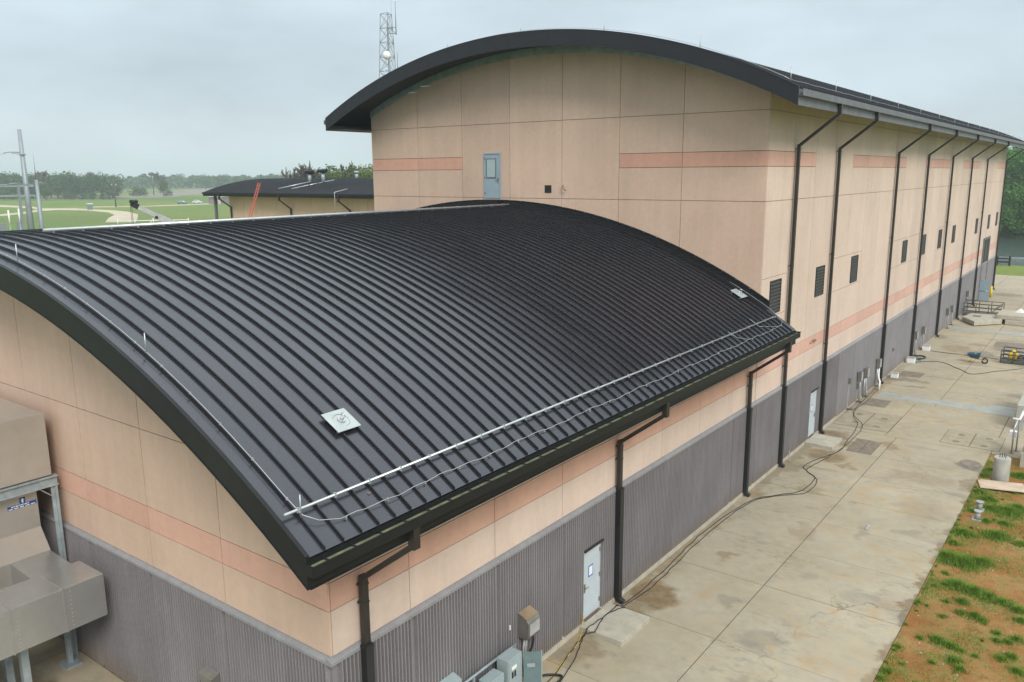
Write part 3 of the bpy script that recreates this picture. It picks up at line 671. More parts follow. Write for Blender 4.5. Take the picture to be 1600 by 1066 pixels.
# louvers
def louver(y0, y1, z0, z1, blades):
    f = MB(); f.box(-.03, .004, y0, y1, z0, z1); f.box(.004, .035, y0, y0+.05, z0, z1); f.box(.004, .035, y1-.05, y1, z0, z1); f.box(.004, .035, y0+.05, y1-.05, z0, z0+.04); f.box(.004, .035, y0+.05, y1-.05, z1-.04, z1)
    lo = f.build('louver', M['dark'], hall); 
    h = (z1-z0-.08)/blades
    for k in range(blades):
        z = z0+.04+h*k; MB().prism([(.006, z+h*.75), (.006, z+h*.62), (.05, z+h*.05), (.05, z+h*.2)], 'y', y0+.052, y1-.052).build('louver_blade', M['louver'], lo)
for y in (24.1, 30.2, 36.2, 48.2, 54.2, 60.3, 66.3, 78.5, 86.6, 92.6): louver(y-.66, y+.66, 7.16, 8.56, 9)
# roof access door
d = MB().box(-13.95, -13.05, HY0-.03, HY0+.02, 11.78, 13.86).build('door', M['door_grey'], hall)
fr = MB(); fr.box(-14.01, -13.951, HY0-.055, HY0+.02, 11.7, 13.92); fr.box(-13.049, -12.99, HY0-.055, HY0+.02, 11.7, 13.92); fr.box(-13.951, -13.049, HY0-.055, HY0+.02, 13.861, 13.92); fr.build('door_frame', M['door_grey'], d)
MB().box(-13.82, -13.30, HY0-.036, HY0-.031, 12.78, 13.62).build('window_pane', M['glass'], d)
wf = MB(); wf.box(-13.87, -13.821, HY0-.044, HY0-.031, 12.72, 13.66); wf.box(-13.299, -13.25, HY0-.044, HY0-.031, 12.72, 13.66); wf.box(-13.821, -13.299, HY0-.044, HY0-.031, 13.621, 13.66); wf.box(-13.821, -13.299, HY0-.044, HY0-.031, 12.72, 12.779); wf.build('window_frame', M['fascia_far'], d)
h = MB(); h.box(-13.2, -13.11, HY0-.04, HY0-.031, 12.5, 12.76); h.tube([(-13.15, HY0-.04, 12.66), (-13.15, HY0-.09, 12.66), (-13.26, HY0-.09, 12.66)], .014, 6); h.build('handle', M['brass'], d)
for z in (11.95, 12.7, 13.6): MB().box(-13.97, -13.93, HY0-.06, HY0-.055, z, z+.12).build('hinge', M['fascia_far'], d)
MB().box(-14.05, -12.95, HY0-.35, HY0-.002, roofS(-13.5)+.02, 11.69).build('door_threshold', M['fascia'], hall)
v = MB().box(-10.42, -10.06, HY0-.02, HY0+.01, 12.06, 12.40).build('wall_vent', M['dark'], hall)
for k in range(3): MB().box(-10.38, -10.10, HY0-.045, HY0-.021, 12.1+.1*k, 12.125+.1*k).build('vent_blade', M['louver'], v)
# tall opening and open door at the far end
op = MB(); op.box(-.02, .006, 84.6, 88.4, .02, 6.1); op = op.build('dark_opening_sheet', M['dark'], hall)  # flat black sheet paints the unlit inside of the opening
fr = MB(); fr.box(.0, .10, 84.3, 84.6, .02, 6.3); fr.box(.0, .10, 88.4, 88.7, .02, 6.3); fr.box(.0, .10, 84.6, 88.4, 6.1, 6.3); fr.build('opening_frame', M['fascia_far'], op)
for y0 in (86.6,): MB().box(.008, .05, y0, y0+.25, .02, 6.08).build('guide_post', M['fascia_far'], op)
ol = MB().box(.105, 1.02, 84.36, 84.41, .04, 2.2).build('open_door', M['door_grey'], hall)
MB().tube([(.18, 84.33, 1.08), (.95, 84.33, 1.08)], .025, 8).build('push_bar', M['alu'], ol)

# ================================================================ FAR LONG BUILDING
FBX0, FBX1, FY = -77.6, -30.0, 49.5
far = thing('service_building', 'long tan panel building in the distance with dark curved roof and red ladder', 'building', (-54, 57.5, 0))
roofF = arc_fn(57.0, 12.5-27.76, 27.76)
cw = MB(); cw.prism([(FY+.04, -.3), (64.46, -.3)] + [(y, roofF(y)-.3) for y in lin(64.46, FY+.04, 15)], 'x', FBX0+2.9, FBX1); cw.build('wall_core', M['joint'], far)
x = FBX0+2.85
while x < FBX1: MB().box(x+.014, x+2.95, FY, FY+.06, 0, 10.95).build('wall_panel', M['peach_far'], far); x += 2.965
ye = lin(48.0, 66.0, 31)
mb = MB(); pts = [(y, roofF(y)) for y in ye]; mb.ribbon([(y, z-.3) for y, z in pts], pts, 'x', FBX0, FBX1)
xx = FBX0+.3
while xx < FBX1: mb.ribbon(pts, [(y, z+.075) for y, z in pts], 'x', xx-.02, xx+.02); xx += .41
mb.build('standing_seam_roofing', M['roof_far'], far, kind='stuff')
ef = MB(); ef.box(FBX0, FBX1, 47.93, 47.998, 10.60, 11.05); ef.box(FBX0, FBX1, 47.78, 47.928, 10.85, 11.02); ef.build('eave_fascia', M['fascia'], far)
MB().ribbon([(y, z-.45) for y, z in pts], [(y, z+.03) for y, z in pts], 'x', FBX0-.05, FBX0-.002).build('gable_fascia', M['fascia'], far)
MB().box(FBX0+.1, FBX1, 48.0, FY, 10.62, 10.66).build('eave_soffit', M['soffit'], far)
for X in (-76.3,): MB().box(X-.14, X+.14, 48.55, 48.83, -.28, 10.6).build('porch_post', M['fascia_far'], far)
for X in (-74.3, -63.2, -53.6, -43.6):
    s_ = MB(); s_.box(X-.09, X+.09, 47.79, 47.97, 10.2, 10.84); s_.bar((X, 47.88, 10.3), (X+.05, FY-.16, 9.3), .15, .13); s_.box(X-.03, X+.13, FY-.23, FY-.09, 0, 9.35); s_.build('downspout', M['spout'], far)
for X, y, h in ((-63.5, 52.5, 1.0), (-61.2, 52.5, 1.1)):
    z = roofF(y); v = MB().cyl((X, y), .2, z-.05, z+h, 12).build('roof_vent', M['galv_dull'], far)
    t_ = MB(); t_.tube([(X-.6, y, z+h+.15), (X+.6, y, z+h+.15)], .21, 12); t_.box(X-.3, X+.3, y-.3, y+.3, z+h-.05, z+h+.3); t_.build('vent_hood', M['fascia'], v)
for X, y in ((-62.3, 58.5), (-55.3, 58.5), (-54.0, 55.5)):
    z = roofF(y); v = MB().cyl((X, y), .2, z-.05, z+.7, 10).build('roof_vent', M['galv_dull'], far); MB().cyl((X, y), .32, z+.7, z+.95, 10, .25).build('vent_hood', M['galv_dull'], v)
MB().tube([(-64.9, 49.2, roofF(49.2)+.12), (-63.2, 52.3, roofF(52.3)+.12)], .06, 6).build('roof_pipe', M['alu'], far)
MB().tube([(-62.6, 49.2, roofF(49.2)+.12), (-60.6, 53.6, roofF(53.6)+.12)], .06, 6).build('roof_pipe', M['alu'], far)
MB().tube([(-54.0, 47.75, 9.0), (-54.0, 47.75, 11.2), (-54.0, 55.4, roofF(55.4)+.12)], .035, 6).build('roof_cable', M['cable_bright'], far)
lt, lb = Vector((-66.2, 47.66, 12.15)), Vector((-66.2, 42.6, -.28))
ld = thing('ladder', 'long red extension ladder leaning on the eave of the far tan building', 'ladder', lb)
for s_ in (-.2, .2): MB().bar(lb+Vector((s_, 0, 0)), lt+Vector((s_, 0, 0)), .07, .09, (0, 1, 0)).build('rail', M['red'], ld)
n = 38
for k in range(1, n): p = lb.lerp(lt, k/n); MB().bar(p+Vector((-.16, 0, 0)), p+Vector((.16, 0, 0)), .04).build('rung', M['galv'], ld)

# ================================================================ yard objects
def pad(name, x0, x1, y0, y1, z, label): return tag(MB().box(x0, x1, y0, y1, -.02, z).build(name, M['concrete'], loc=((x0+x1)/2, (y0+y1)/2, 0), bevel=.012), label, 'doorstep')
pad('door_pad', .105, 1.48, 8.93, 10.58, .152, 'square concrete landing in front of the nearer pale blue wall door')
pad('door_pad', .105, 1.40, 29.25, 30.9, .152, 'square concrete landing in front of the farther pale blue wall door')
# flush hatches
def hatch(name, x0, x1, y0, y1, n, label, cat, m_, lids=()):
    t_ = thing(name, label, cat, ((x0+x1)/2, (y0+y1)/2, 0))
    MB().box(x0, x1, y0, y1, -.02, .006).build('frame', M['joint_dirt'], t_)
    wd = (x1-x0)/n
    for k in range(n): MB().box(x0+wd*k+.03, x0+wd*(k+1)-.03, y0+.03, y1-.03, .0, .011).build('cover', m_, t_)
    for x, y in lids: MB().cyl((x, y), .17, .0, .016, 20).build('lid', M['hatch_dark'], t_)
    return t_
hatch('access_hatch', .2, 2.9, 33.6, 36.8, 2, 'pair of flush concrete hatch covers beside the hall wall', 'hatch', M['hatch'], [(1.1, 34.5), (.9, 36.1), (2.2, 34.3), (2.2, 36.0)])
hatch('access_hatch', 5.25, 7.8, 33.5, 35.9, 2, 'pair of flush concrete hatch covers behind the concrete pier', 'hatch', M['hatch'], [(5.9, 34.0), (5.95, 35.3), (7.1, 34.0), (7.15, 35.4)])
hatch('access_hatch', 1.92, 3.05, 29.6, 31.75, 2, 'dark brown steel hatch set in wet concrete near the door landing', 'hatch', M['hatch_dark'])
tr = thing('trench_cover', 'nearer strip of blue grey steel plates across the yard', 'trench cover', (4.2, 41.3, 0))
for k in range(5): MB().box(.75+1.12*k, .75+1.12*k+1.10, 40.5, 41.7, -.01, .008).build('steel_plate', M['steel_plate'], tr)
MB().box(6.3, 7.7, 40.3, 42.3, -.01, .012).build('steel_plate', M['steel_plate'], tr)
tr = thing('trench_cover', 'farther strip of pale steel plates in front of the precast slabs', 'trench cover', (4, 67, 0))
for k in range(6): MB().box(.6+1.2*k, .6+1.2*k+1.18, 66.2, 67.5, -.01, .008).build('steel_plate', M['steel_plate'], tr)
tr = thing('trench_cover', 'grey brown steel plates lying in the yard beyond the wheelbarrow', 'trench cover', (5.4, 60, 0))
for k in range(2): MB().box(4.3+1.3*k, 5.58+1.3*k, 60.4, 62.6, -.01, .01).build('steel_plate', M['hatch_dark'], tr)
for x0, x1, y0, y1, lb_ in ((.55, 1.7, 38.2, 39.9, 'dark steel floor plate by the third conduit stand'), (.6, 1.9, 46.6, 48.2, 'dark steel floor plate beside the white box on the ground')):
    tag(MB().box(x0, x1, y0, y1, -.01, .008).build('floor_plate', M['hatch_dark'], loc=((x0+x1)/2, (y0+y1)/2, 0)), lb_, 'plate')
mh = tag(MB().cyl((6.95, 31.0), .42, -.02, .012, 28).build('manhole_cover', M['hatch_dark'], loc=(6.95, 31, 0)), 'round dark manhole cover in the stained concrete by the pier', 'manhole')

# concrete pier, plywood, capped pipes
pr = thing('concrete_pier', 'round grey concrete pier with bolts on top at the yard edge', 'pier', (8.27, 29.6, 0))
MB().cyl((8.27, 29.6), .32, -.15, .97, 32).build('shaft', M['pier'], pr, bevel=.015)
for a, b_ in ((-.1, -.05), (.05, .1), (.12, -.08), (-.02, .0)): MB().cyl((8.27+a, 29.6+b_), .016, .97, 1.16, 8).build('anchor_bolt', M['cage'], pr)
tag(MB().bar((7.62, 28.45, .02), (9.25, 28.85, .05), 1.05, .022).build('plywood_sheet', M['wood'], loc=(8.4, 28.6, 0)), 'weathered plywood sheet lying on the soil in front of the pier', 'plywood')
for x, y, lb_ in ((8.03, 25.5, 'grey flanged pipe stub in the grass, the one nearer the plywood'), (8.1, 24.45, 'grey flanged pipe stub in the grass, the one nearer the camera')):
    t_ = thing('pipe_stub', lb_, 'pipe', (x, y, -.05)); MB().box(x-.17, x+.17, y-.17, y+.17, -.07, -.02).build('base_plate', M['steel_plate'], t_); MB().cyl((x, y), .10, -.03, .26, 16).build('pipe', M['steel_plate'], t_); MB().cyl((x, y), .14, .26, .31, 16).build('flange', M['steel_plate'], t_)
tag(MB().box(4.95, 5.03, 20.9, 21.35, .0, .05).build('wood_offcut', M['conduit'], loc=(5, 21.1, 0)), 'small white timber offcut lying alone on the concrete', 'offcut')

# right edge: wall, pipes, boxes
tag(MB().box(7.95, 8.35, 37.9, 43.0, -.1, 1.28).build('retaining_wall', M['pier'], loc=(8.15, 40, 0), bevel=.02), 'low grey concrete wall at the right edge beside the steel plates', 'wall')
tag(MB().box(8.25, 9.6, 44.2, 44.6, -.1, 1.5).build('retaining_wall', M['pier'], loc=(8.9, 44.4, 0), bevel=.02), 'short grey concrete wall standing behind the low wall', 'wall')
hp = thing('hose_post', 'twin steel pipe post with bent white spout by the low wall', 'post', (8.3, 34, 0))
MB().tube([(8.26, 33.67, 0), (8.26, 33.67, 1.2), (8.36, 34.0, 1.62)], .035, 8).build('pipe', M['galv'], hp); MB().tube([(8.40, 34.1, 0), (8.40, 34.1, 1.55), (8.5, 34.2, 2.0)], .035, 8).build('pipe', M['conduit'], hp)
MB().tube([(8.14, 33.9, 1.6), (8.42, 34.0, 1.58), (8.52, 34.1, 1.95)], .06, 8).build('spout', M['white'], hp)
for x, y in ((8.26, 33.67), (8.40, 34.1)): MB().cyl((x, y), .11, 0, .02, 12).build('foot_plate', M['rust'], hp)
MB().box(8.05, 8.35, 34.2, 34.5, .62, .88).build('valve_box', M['white'], hp)
tag(MB().box(8.75, 10.2, 31.9, 33.6, -.1, .62).build('equipment_plinth', M['concrete'], loc=(9.4, 32.7, 0), bevel=.02), 'concrete equipment plinth at the right edge behind the pier', 'plinth')
cbn = thing('equipment_cabinet', 'pale grey sloped cabinet standing on the plinth at right edge', 'cabinet', (9.4, 32.7, .62))
MB().prism([(31.95, .62), (33.5, .62), (33.5, 1.55), (32.6, 1.55), (31.95, 1.2)], 'x', 8.85, 10.1).build('housing', M['elec'], cbn); MB().tube([(8.84, 32.3, .75), (8.84, 33.3, .75)], .03, 6).build('handle', M['dark'], cbn)

# conduit stands on the hall wall
def stand(y, h, label, boxes, bent=False):
    t_ = thing('conduit_stand', label, 'conduit', (.1, y, 0), 'electrical conduit stands along the hall wall')
    MB().box(.055, .10, y-.03, y+.03, .1, h).build('strut', M['conduit'], t_)
    n = 0
    for q in boxes:
        if q == 'b':
            MB().box(.10, .30, y-.17, y+.17, h-.55, h).build('junction_box', M['box'], t_); MB().box(.30, .325, y-.15, y+.15, h-.52, h-.03).build('box_lid', M['conduit'], t_)
        elif q == 's': MB().box(.10, .22, y-.08, y+.08, h-.3, h).build('junction_box', M['box'], t_)
        elif q == 'l': MB().box(.10, .2, y-.1, y+.1, h-1.0, h-.72).build('junction_box', M['box'], t_)
        elif q == 'r': MB().tube([(.2, y+.2+.14*math.cos(a), h-.25+.16*math.sin(a)) for a in lin(0, 6.283, 13)], .03, 6).build('hose_loop', M['conduit'], t_)
        elif q == 'p': MB().tube([(.2, y+.06, h-.5), (.2, y+.06, .9), (.22, y+.1, .45), (.22, y+.1, 0)], .045, 8).build('pipe', M['conduit'], t_)
        elif q == 'q': MB().tube([(.16, y-.1, h-.5), (.16, y-.1, 0)], .03, 8).build('pipe', M['galv'], t_)
    if bent: MB().tube([(.22, y+.05, h-.5), (.22, y+.05, .85), (.3, y-.25, .62), (.5, y-.75, .5), (.5, y-.85, .0)], .055, 8).build('bent_pipe', M['white'], t_)
    MB().box(.06, .36, y-.1, y+.14, 0, .05).build('foot', M['cage'], t_)
    return t_
stand(36.7, 1.8, 'slim conduit stand with one small box, first along the hall wall', 's')
stand(38.6, 1.8, 'conduit stand with large box, second along the hall wall', 'blpr')
stand(40.0, 1.74, 'conduit stand with coiled hose, third along the hall wall', 'brpq')
stand(42.9, 1.75, 'conduit stand with bent white pipe beside a downspout', 'blq', True)
stand(53.6, 1.75, 'conduit stand with one box beside the fourth hall downspout', 'brp')
stand(56.4, 1.68, 'conduit stand with one box above the second white crate', 'brp')
stand(66.3, 1.7, 'nearer of the two conduit stands close to the scissor frame', 'brp')
stand(68.3, 1.68, 'farther of the two conduit stands close to the scissor frame', 'brp')
stand(76.3, 2.0, 'conduit stand behind the metal cage frame near the open door', 'brl')
tag(MB().box(.056, .16, 47.0, 47.25, 1.5, 1.66).build('wall_horn', M['box'], loc=(.06, 47.1, 1.55)), 'small dark horn fixture alone on the smooth grey wall', 'fixture')
tag(MB().tube([(.03, 29.3, 5.0), (.07, 29.45, 5.02), (.07, 29.6, 5.14), (.07, 29.75, 4.98), (.07, 29.95, 5.1), (.07, 30.1, 5.0), (.03, 30.2, 4.98)], .025, 6).build('wall_bracket', M['rust'], loc=(.03, 29.7, 5)), 'small bent brown bracket on the pink band above the farther door', 'bracket')
tag(MB().tube([(-9.42, HY0-.01, 12.36), (-9.4, HY0-.12, 12.4), (-9.3, HY0-.16, 12.25), (-9.22, HY0-.1, 12.16)], .03, 6).build('wall_spigot', M['rust'], loc=(-9.4, HY0, 12.3)), 'small bent pipe spigot on the hall end wall beside the vent', 'spigot')
bl = thing('bollard', 'yellow steel bollard beside the open door at the hall end', 'bollard', (.75, 87.9, 0)); MB().cyl((.75, 87.9), .13, 0, 1.15, 16).build('post', M['yellow'], bl); MB().cyl((.75, 87.9), .12, 1.15, 1.21, 16, .05).build('cap', M['yellow'], bl)
for x, y, s_, lb_ in ((.55, 45.9, .42, 'white plastic box on the ground below the horn fixture'), (.5, 51.0, .5, 'white plastic box with green hose on the ground'), (.55, 55.9, .5, 'white plastic box on the ground under the conduit stands')):
    t_ = thing('plastic_box', lb_, 'box', (x, y, 0)); MB().box(x-s_/2, x+s_/2, y-s_*.4, y+s_*.4, 0, s_*.72).build('body', M['white'], t_, bevel=.02); MB().box(x-s_*.53, x+s_*.53, y-s_*.43, y+s_*.43, s_*.722, s_*.8).build('lid', M['conduit'], t_)

# wheelbarrow
wb = thing('wheelbarrow', 'blue wheelbarrow standing in the middle of the yard', 'wheelbarrow', (4.0, 53.5, 0))
tr_ = MB(); a0 = [(3.55, 53.2, .62), (4.35, 53.15, .66), (4.35, 53.85, .66), (3.55, 53.8, .62)]; b0 = [(3.75, 53.32, .36), (4.25, 53.34, .30), (4.25, 53.66, .30), (3.75, 53.68, .36)]
i = tr_.add(a0); j = tr_.add(b0); tr_.face([j, j+1, j+2, j+3])
for k in range(4): tr_.face([i+k, i+(k+1) % 4, j+(k+1) % 4, j+k])
o = tr_.build('tray', M['tray'], wb); so_ = o.modifiers.new('solid', 'SOLIDIFY'); so_.thickness = .02
for s_ in (-1, 1):
    MB().bar((4.62, 53.5+s_*.08, .24), (3.05, 53.5+s_*.30, .42), .045).build('handle', M['handle_wood'], wb)
    MB().tube([(3.75, 53.5+s_*.22, .33), (3.6, 53.5+s_*.24, .02), (3.85, 53.5+s_*.22, .02), (4.0, 53.5+s_*.2, .3)], .017, 6).build('leg', M['yellow'], wb)
wh = MB(); wh.tube([(4.62+.16*math.cos(a), 53.5, .2+.16*math.sin(a)) for a in lin(0, 6.283, 21)], .05, 8); whl = wh.build('wheel', M['black'], wb); MB().tube([(4.62, 53.4, .2), (4.62, 53.6, .2)], .04, 10).build('hub', M['galv'], whl)
tag(MB().bar((3.9, 53.3, .5), (4.35, 53.7, 1.05), .04).build('shovel_handle', M['handle_wood'], loc=(4.1, 53.5, .5)), 'wooden tool handle sticking up out of the wheelbarrow', 'tool')

# cages
def cage(name, label, x0, x1, y0, y1, h, nx_, extra=True):
    t_ = thing(name, label, 'frame', ((x0+x1)/2, (y0+y1)/2, 0)); r_ = .038
    for y in (y0, y1):
        for z in (h*.42, h*.72, h): MB().tube([(x0, y, z), (x1, y, z)], r_, 6).build('rail', M['cage'], t_)
        for x in lin(x0, x1, nx_): MB().tube([(x, y, .05), (x, y, h)], r_, 6).build('post', M['cage'], t_)
        MB().tube([(x1-.7, y, h*.42), (x1, y, h)], r_*.8, 6).build('brace', M['cage'], t_)
    for x in (x0, x1):
        for z in (h*.5, h): MB().tube([(x, y0, z), (x, y1, z)], r_, 6).build('rail', M['cage'], t_)
    MB().box(x0, x1, y0, y1, .05, .16).build('deck', M['cage'], t_)
    return t_
cage('platform_cage', 'long grey tube cage frame standing by the hall wall near the open door', .25, 3.2, 74.2, 76.3, 1.15, 4)
c2 = cage('platform_cage', 'smaller tube cage frame holding yellow gear at the right edge', 5.45, 7.6, 54.4, 56.0, .85, 4)
tag(MB().tube([(5.9, 55.0, .2), (5.95, 55.05, .6), (6.15, 55.1, .78), (6.3, 55.1, .6), (6.2, 55.0, .2)], .13, 8).build('yellow_hose', M['yellow'], loc=(6, 55, .16)), 'thick yellow hose bundle lying in the smaller cage', 'hose')
tag(MB().tube([(6.6+.25*math.cos(a), 55.2+.3*math.sin(a), .25+.012*a) for a in lin(0, 25, 60)], .03, 6).build('cable_coil', M['black'], loc=(6.6, 55.2, .16)), 'black cable coil lying in the smaller cage', 'cable')
tag(MB().box(6.95, 7.05, 53.6, 53.75, 0, .5).build('orange_marker', M['red'], loc=(7, 53.7, 0)), 'short orange marker post in front of the smaller cage', 'marker')
# precast slabs
t_ = tag(MB().prism([(.7, 70.8), (1.9, 68.6), (3.7, 70.8), (3.3, 73.6), (1.0, 73.2)], 'z', .06, .42).build('precast_slab', M['concrete'], loc=(2.2, 71.2, 0), bevel=.02), 'flat five sided precast slab on the ground near the cage', 'slab')
tag(MB().box(1.4, 2.0, 71.3, 71.9, .42, .47).build('hatch_lid', M['hatch_dark'], loc=(1.7, 71.6, .42)), 'small dark lid lying on the five sided precast slab', 'lid')
tag(MB().box(3.9, 8.0, 70.9, 74.2, .02, .40).build('precast_slab', M['concrete'], loc=(5.9, 72.5, 0), bevel=.02), 'long precast slab at the bottom of the two slab stack', 'slab')
tag(MB().box(3.2, 8.0, 71.2, 74.6, .41, .78).build('precast_slab', M['concrete'], loc=(5.6, 72.9, .4), bevel=.02), 'long precast slab on top of the two slab stack', 'slab')
mb = MB(); i = mb.add([(4.3, 73.2, .79), (4.9, 73.1, .79), (5.0, 73.7, .79), (4.4, 73.8, .79), (4.7, 73.3, 1.15), (4.9, 73.6, 1.05)])
for f in ((0, 1, 4), (1, 2, 5), (1, 5, 4), (2, 3, 5), (3, 4, 5), (3, 0, 4)): mb.face([i+k for k in f])
tag(mb.build('paper_bag', M['white'], loc=(4.6, 73.4, .78)), 'crumpled white paper bag on the stacked precast slabs', 'bag')

# cables on the yard
def zig(pts, amp=.04, seed=0, z=.02, sub=6):
    rnd = random.Random(seed); out_ = []
    P_ = [Vector((p[0], p[1], p[2] if len(p) > 2 else z)) for p in pts]
    for k in range(len(P_)-1):
        p0, p1, p2, p3 = P_[max(k-1, 0)], P_[k], P_[k+1], P_[min(k+2, len(P_)-1)]
        for q in range(sub):
            u = q/sub; v = .5*((2*p1) + (-p0+p2)*u + (2*p0-5*p1+4*p2-p3)*u*u + (-p0+3*p1-3*p2+p3)*u**3)
            if 0 < q: v += Vector((rnd.uniform(-amp, amp), rnd.uniform(-amp, amp), 0))*.5
            out_.append(v)
    return out_ + [P_[-1]]
path = [(.95, 5.2), (.72, 6.6), (.42, 8.2), (.36, 8.8, .02), (.355, 8.9, .15), (.35, 9.0, .178), (.42, 9.8, .176), (.42, 10.4, .176), (.41, 10.58, .17), (.40, 10.68, .05), (.40, 10.9), (.45, 12.2), (.38, 14.3), (.25, 17.3), (.54, 20.9), (1.2, 22.2), (1.83, 23.2), (1.9, 24.9), (1.35, 25.7), (1.02, 26.2), (1.25, 27.6), (1.71, 29.2), (1.62, 31.0), (1.35, 33.9), (.75, 35.5), (.43, 36.9), (.35, 39.5), (.25, 42.6)]
tag(MB().tube(zig(path, .05, 1), .014, 6).build('power_cable', M['black'], loc=(.9, 20, 0)), 'long black power cable along the wall, the one nearer the wall', 'cable')
path2 = [(p[0]+(.17 if k % 3 else .06)+.1*math.sin(k*1.7), p[1], *p[2:]) for k, p in enumerate(path)]
tag(MB().tube(zig(path2, .05, 2), .013, 6).build('power_cable', M['black'], loc=(1, 20, 0)), 'long black power cable along the wall, the one farther from the wall', 'cable')
tag(MB().tube([(.09, 9.12, .5), (.1, 9.1, .25)] + zig([(.2, 8.9), (.42, 8.3), (.55, 7.4), (.7, 6.6), (.85, 5.5)], .02, 4), .009, 5).build('extension_cord', M['yellow'], loc=(.3, 8.5, 0)), 'thin yellow cord running from the nearer door along the ground', 'cord')
tag(MB().tube(zig([(.66, 51.2), (2.1, 52.3), (3.6, 50.6), (4.45, 49.7), (5.7, 51.6), (6.9, 53.2)], .1, 5), .02, 5).build('power_cable', M['black'], loc=(3.5, 51.5, 0)), 'black cable snaking across the yard in front of the wheelbarrow', 'cable')
tag(MB().tube(zig([(.68, 55.9), (2.0, 55.7), (3.2, 55.8), (5.2, 55.5)], .08, 6), .02, 5).build('power_cable', M['black'], loc=(3, 55.8, 0)), 'black cable running behind the wheelbarrow towards the smaller cage', 'cable')
tag(MB().tube([(.7+.28*math.cos(a)*(1+.1*math.sin(3*a)), 51.6+.5*math.sin(a), .03+.004*a) for a in lin(0, 24, 70)], .018, 5).build('hose_coil', M['elec_dark'], loc=(.7, 51.6, 0)), 'loose green hose coil beside the white plastic box', 'hose')
tag(MB().tube([(.7+.35*math.cos(a), 52.9+.55*math.sin(a), .03+.004*a) for a in lin(0, 18, 60)], .025, 5).build('hose_coil', M['black'], loc=(.7, 52.9, 0)), 'black cable coil on the ground at the fourth hall downspout', 'hose')
tag(MB().tube(zig([(.3, 26.4, .02), (.3, 26.4, .55)], 0), .02, 6).build('pipe_stub', M['galv'], loc=(.3, 26.4, 0)), 'thin short pipe standing at the wall foot between downspouts', 'pipe')

# ---------------------------------------------------------------- near wall: junction box and switchgear
jb = thing('junction_box', 'grey metal junction box with rusty lid on the ribbed wall', 'box', (.2, 6.25, 1.2))
MB().prism([(.07, 1.25), (.36, 1.25), (.42, 1.36), (.42, 1.72), (.36, 1.80), (.07, 1.92)], 'y', 5.98, 6.48).build('housing', M['box'], jb, bevel=.008)
MB().bar((.365, 6.23, 1.815), (.09, 6.23, 1.935), .50, .012).build('lid', M['rust'], jb)
MB().box(.425, .437, 6.02, 6.44, 1.38, 1.70).build('cover_plate', M['conduit'], jb)
for dy in (-.1, 0): MB().tube([(.2, 6.2+dy, 1.26), (.17, 6.18+dy, .9), (.15, 6.18+dy, .1)], .03, 8).build('conduit', M['conduit'], jb)
tag(MB().tube(zig([(.28, 6.36, 1.26), (.3, 6.33, 1.0), (.24, 6.2, .62), (.22, 6.15, .38), (.38, 6.3, .1), (.62, 6.62, .05), (.92, 6.75, .06), (1.02, 6.45, .09), (.85, 6.15, .07), (.55, 6.08, .05), (.42, 5.85, .05), (.45, 5.3, .05)], 0, 3, sub=7), .032, 8).build('black_hose', M['black'], loc=(.5, 6.2, 0)), 'thick black cable looping on the ground below the junction box', 'cable')
sg = thing('switchgear_rack', 'row of pale grey switchgear cabinets on a steel rack at the wall', 'switchgear', (.5, 4.2, 0))
MB().tube([(.33, 2.2, 1.37), (.33, 5.55, 1.37)], .035, 8).build('top_rail', M['galv_dull'], sg)
for y in (2.3, 3.9, 5.5): MB().box(.28, .34, y-.03, y+.03, 0, 1.35).build('upright', M['galv_dull'], sg)
for z in (.35, .95): MB().box(.28, .33, 2.33, 5.47, z, z+.05).build('cross_rail', M['galv_dull'], sg)
for y0, y1, z1, dp in ((4.75, 5.32, 1.42, .34), (4.05, 4.62, 1.20, .32), (3.45, 3.95, 1.12, .28), (2.6, 3.3, 1.02, .3)):
    cbx = MB().box(.345, .345+dp, y0, y1, .3, z1).build('cabinet', M['elec'], sg, bevel=.008)
    MB().box(.347+dp, .37+dp, y0+.03, y1-.03, .33, z1-.05).build('cabinet_door', M['elec'], cbx, bevel=.006)
    MB().box(.371+dp, .385+dp, y0+.12, y0+.3, z1-.28, z1-.2).build('nameplate', M['white'], cbx)
    for k in range(2): MB().box(.371+dp, .38+dp, y0+.12+.1*k, y0+.18+.1*k, z1-.5, z1-.34).build('breaker', M['dark'], cbx)
MB().bar((.73, 5.34, .85), (1.05, 5.62, .85), .02, 1.1).build('open_door', M['elec_dark'], sg)
MB().bar((.80, 5.375, 1.05), (.95, 5.505, 1.05), .035, .09).build('label_plate', M['elec'], sg)
MB().bar((1.055, 5.63, .3), (1.055, 5.63, 1.42), .03).build('door_edge', M['elec'], sg)
tb = thing('wall_box', 'small grey junction box on the ribbed wall left of the switchgear', 'box', (.2, 2.6, 1.9))
MB().prism([(.08, 1.32), (.34, 1.32), (.34, 1.55), (.08, 1.63)], 'y', 2.95, 3.45).build('housing', M['elec'], tb, bevel=.01)
tag(MB().prism([(-.08, 1.72), (-.30, 1.72), (-.30, 1.88), (-.08, 1.96)], 'x', -4.3, -3.8).build('wall_light', M['box'], loc=(-4, -.1, 2)), 'grey box light on the ribbed gable wall at the bottom', 'light')
for y, z in ((5.55, 1.75), (.95, 3.55)): pass
tag(MB().box(.067, .09, 5.62, 5.66, 1.62, 1.75).build('wall_clip', M['white'], loc=(.07, 5.64, 1.6)), 'tiny white clip on the ribbed wall left of the junction box', 'clip')

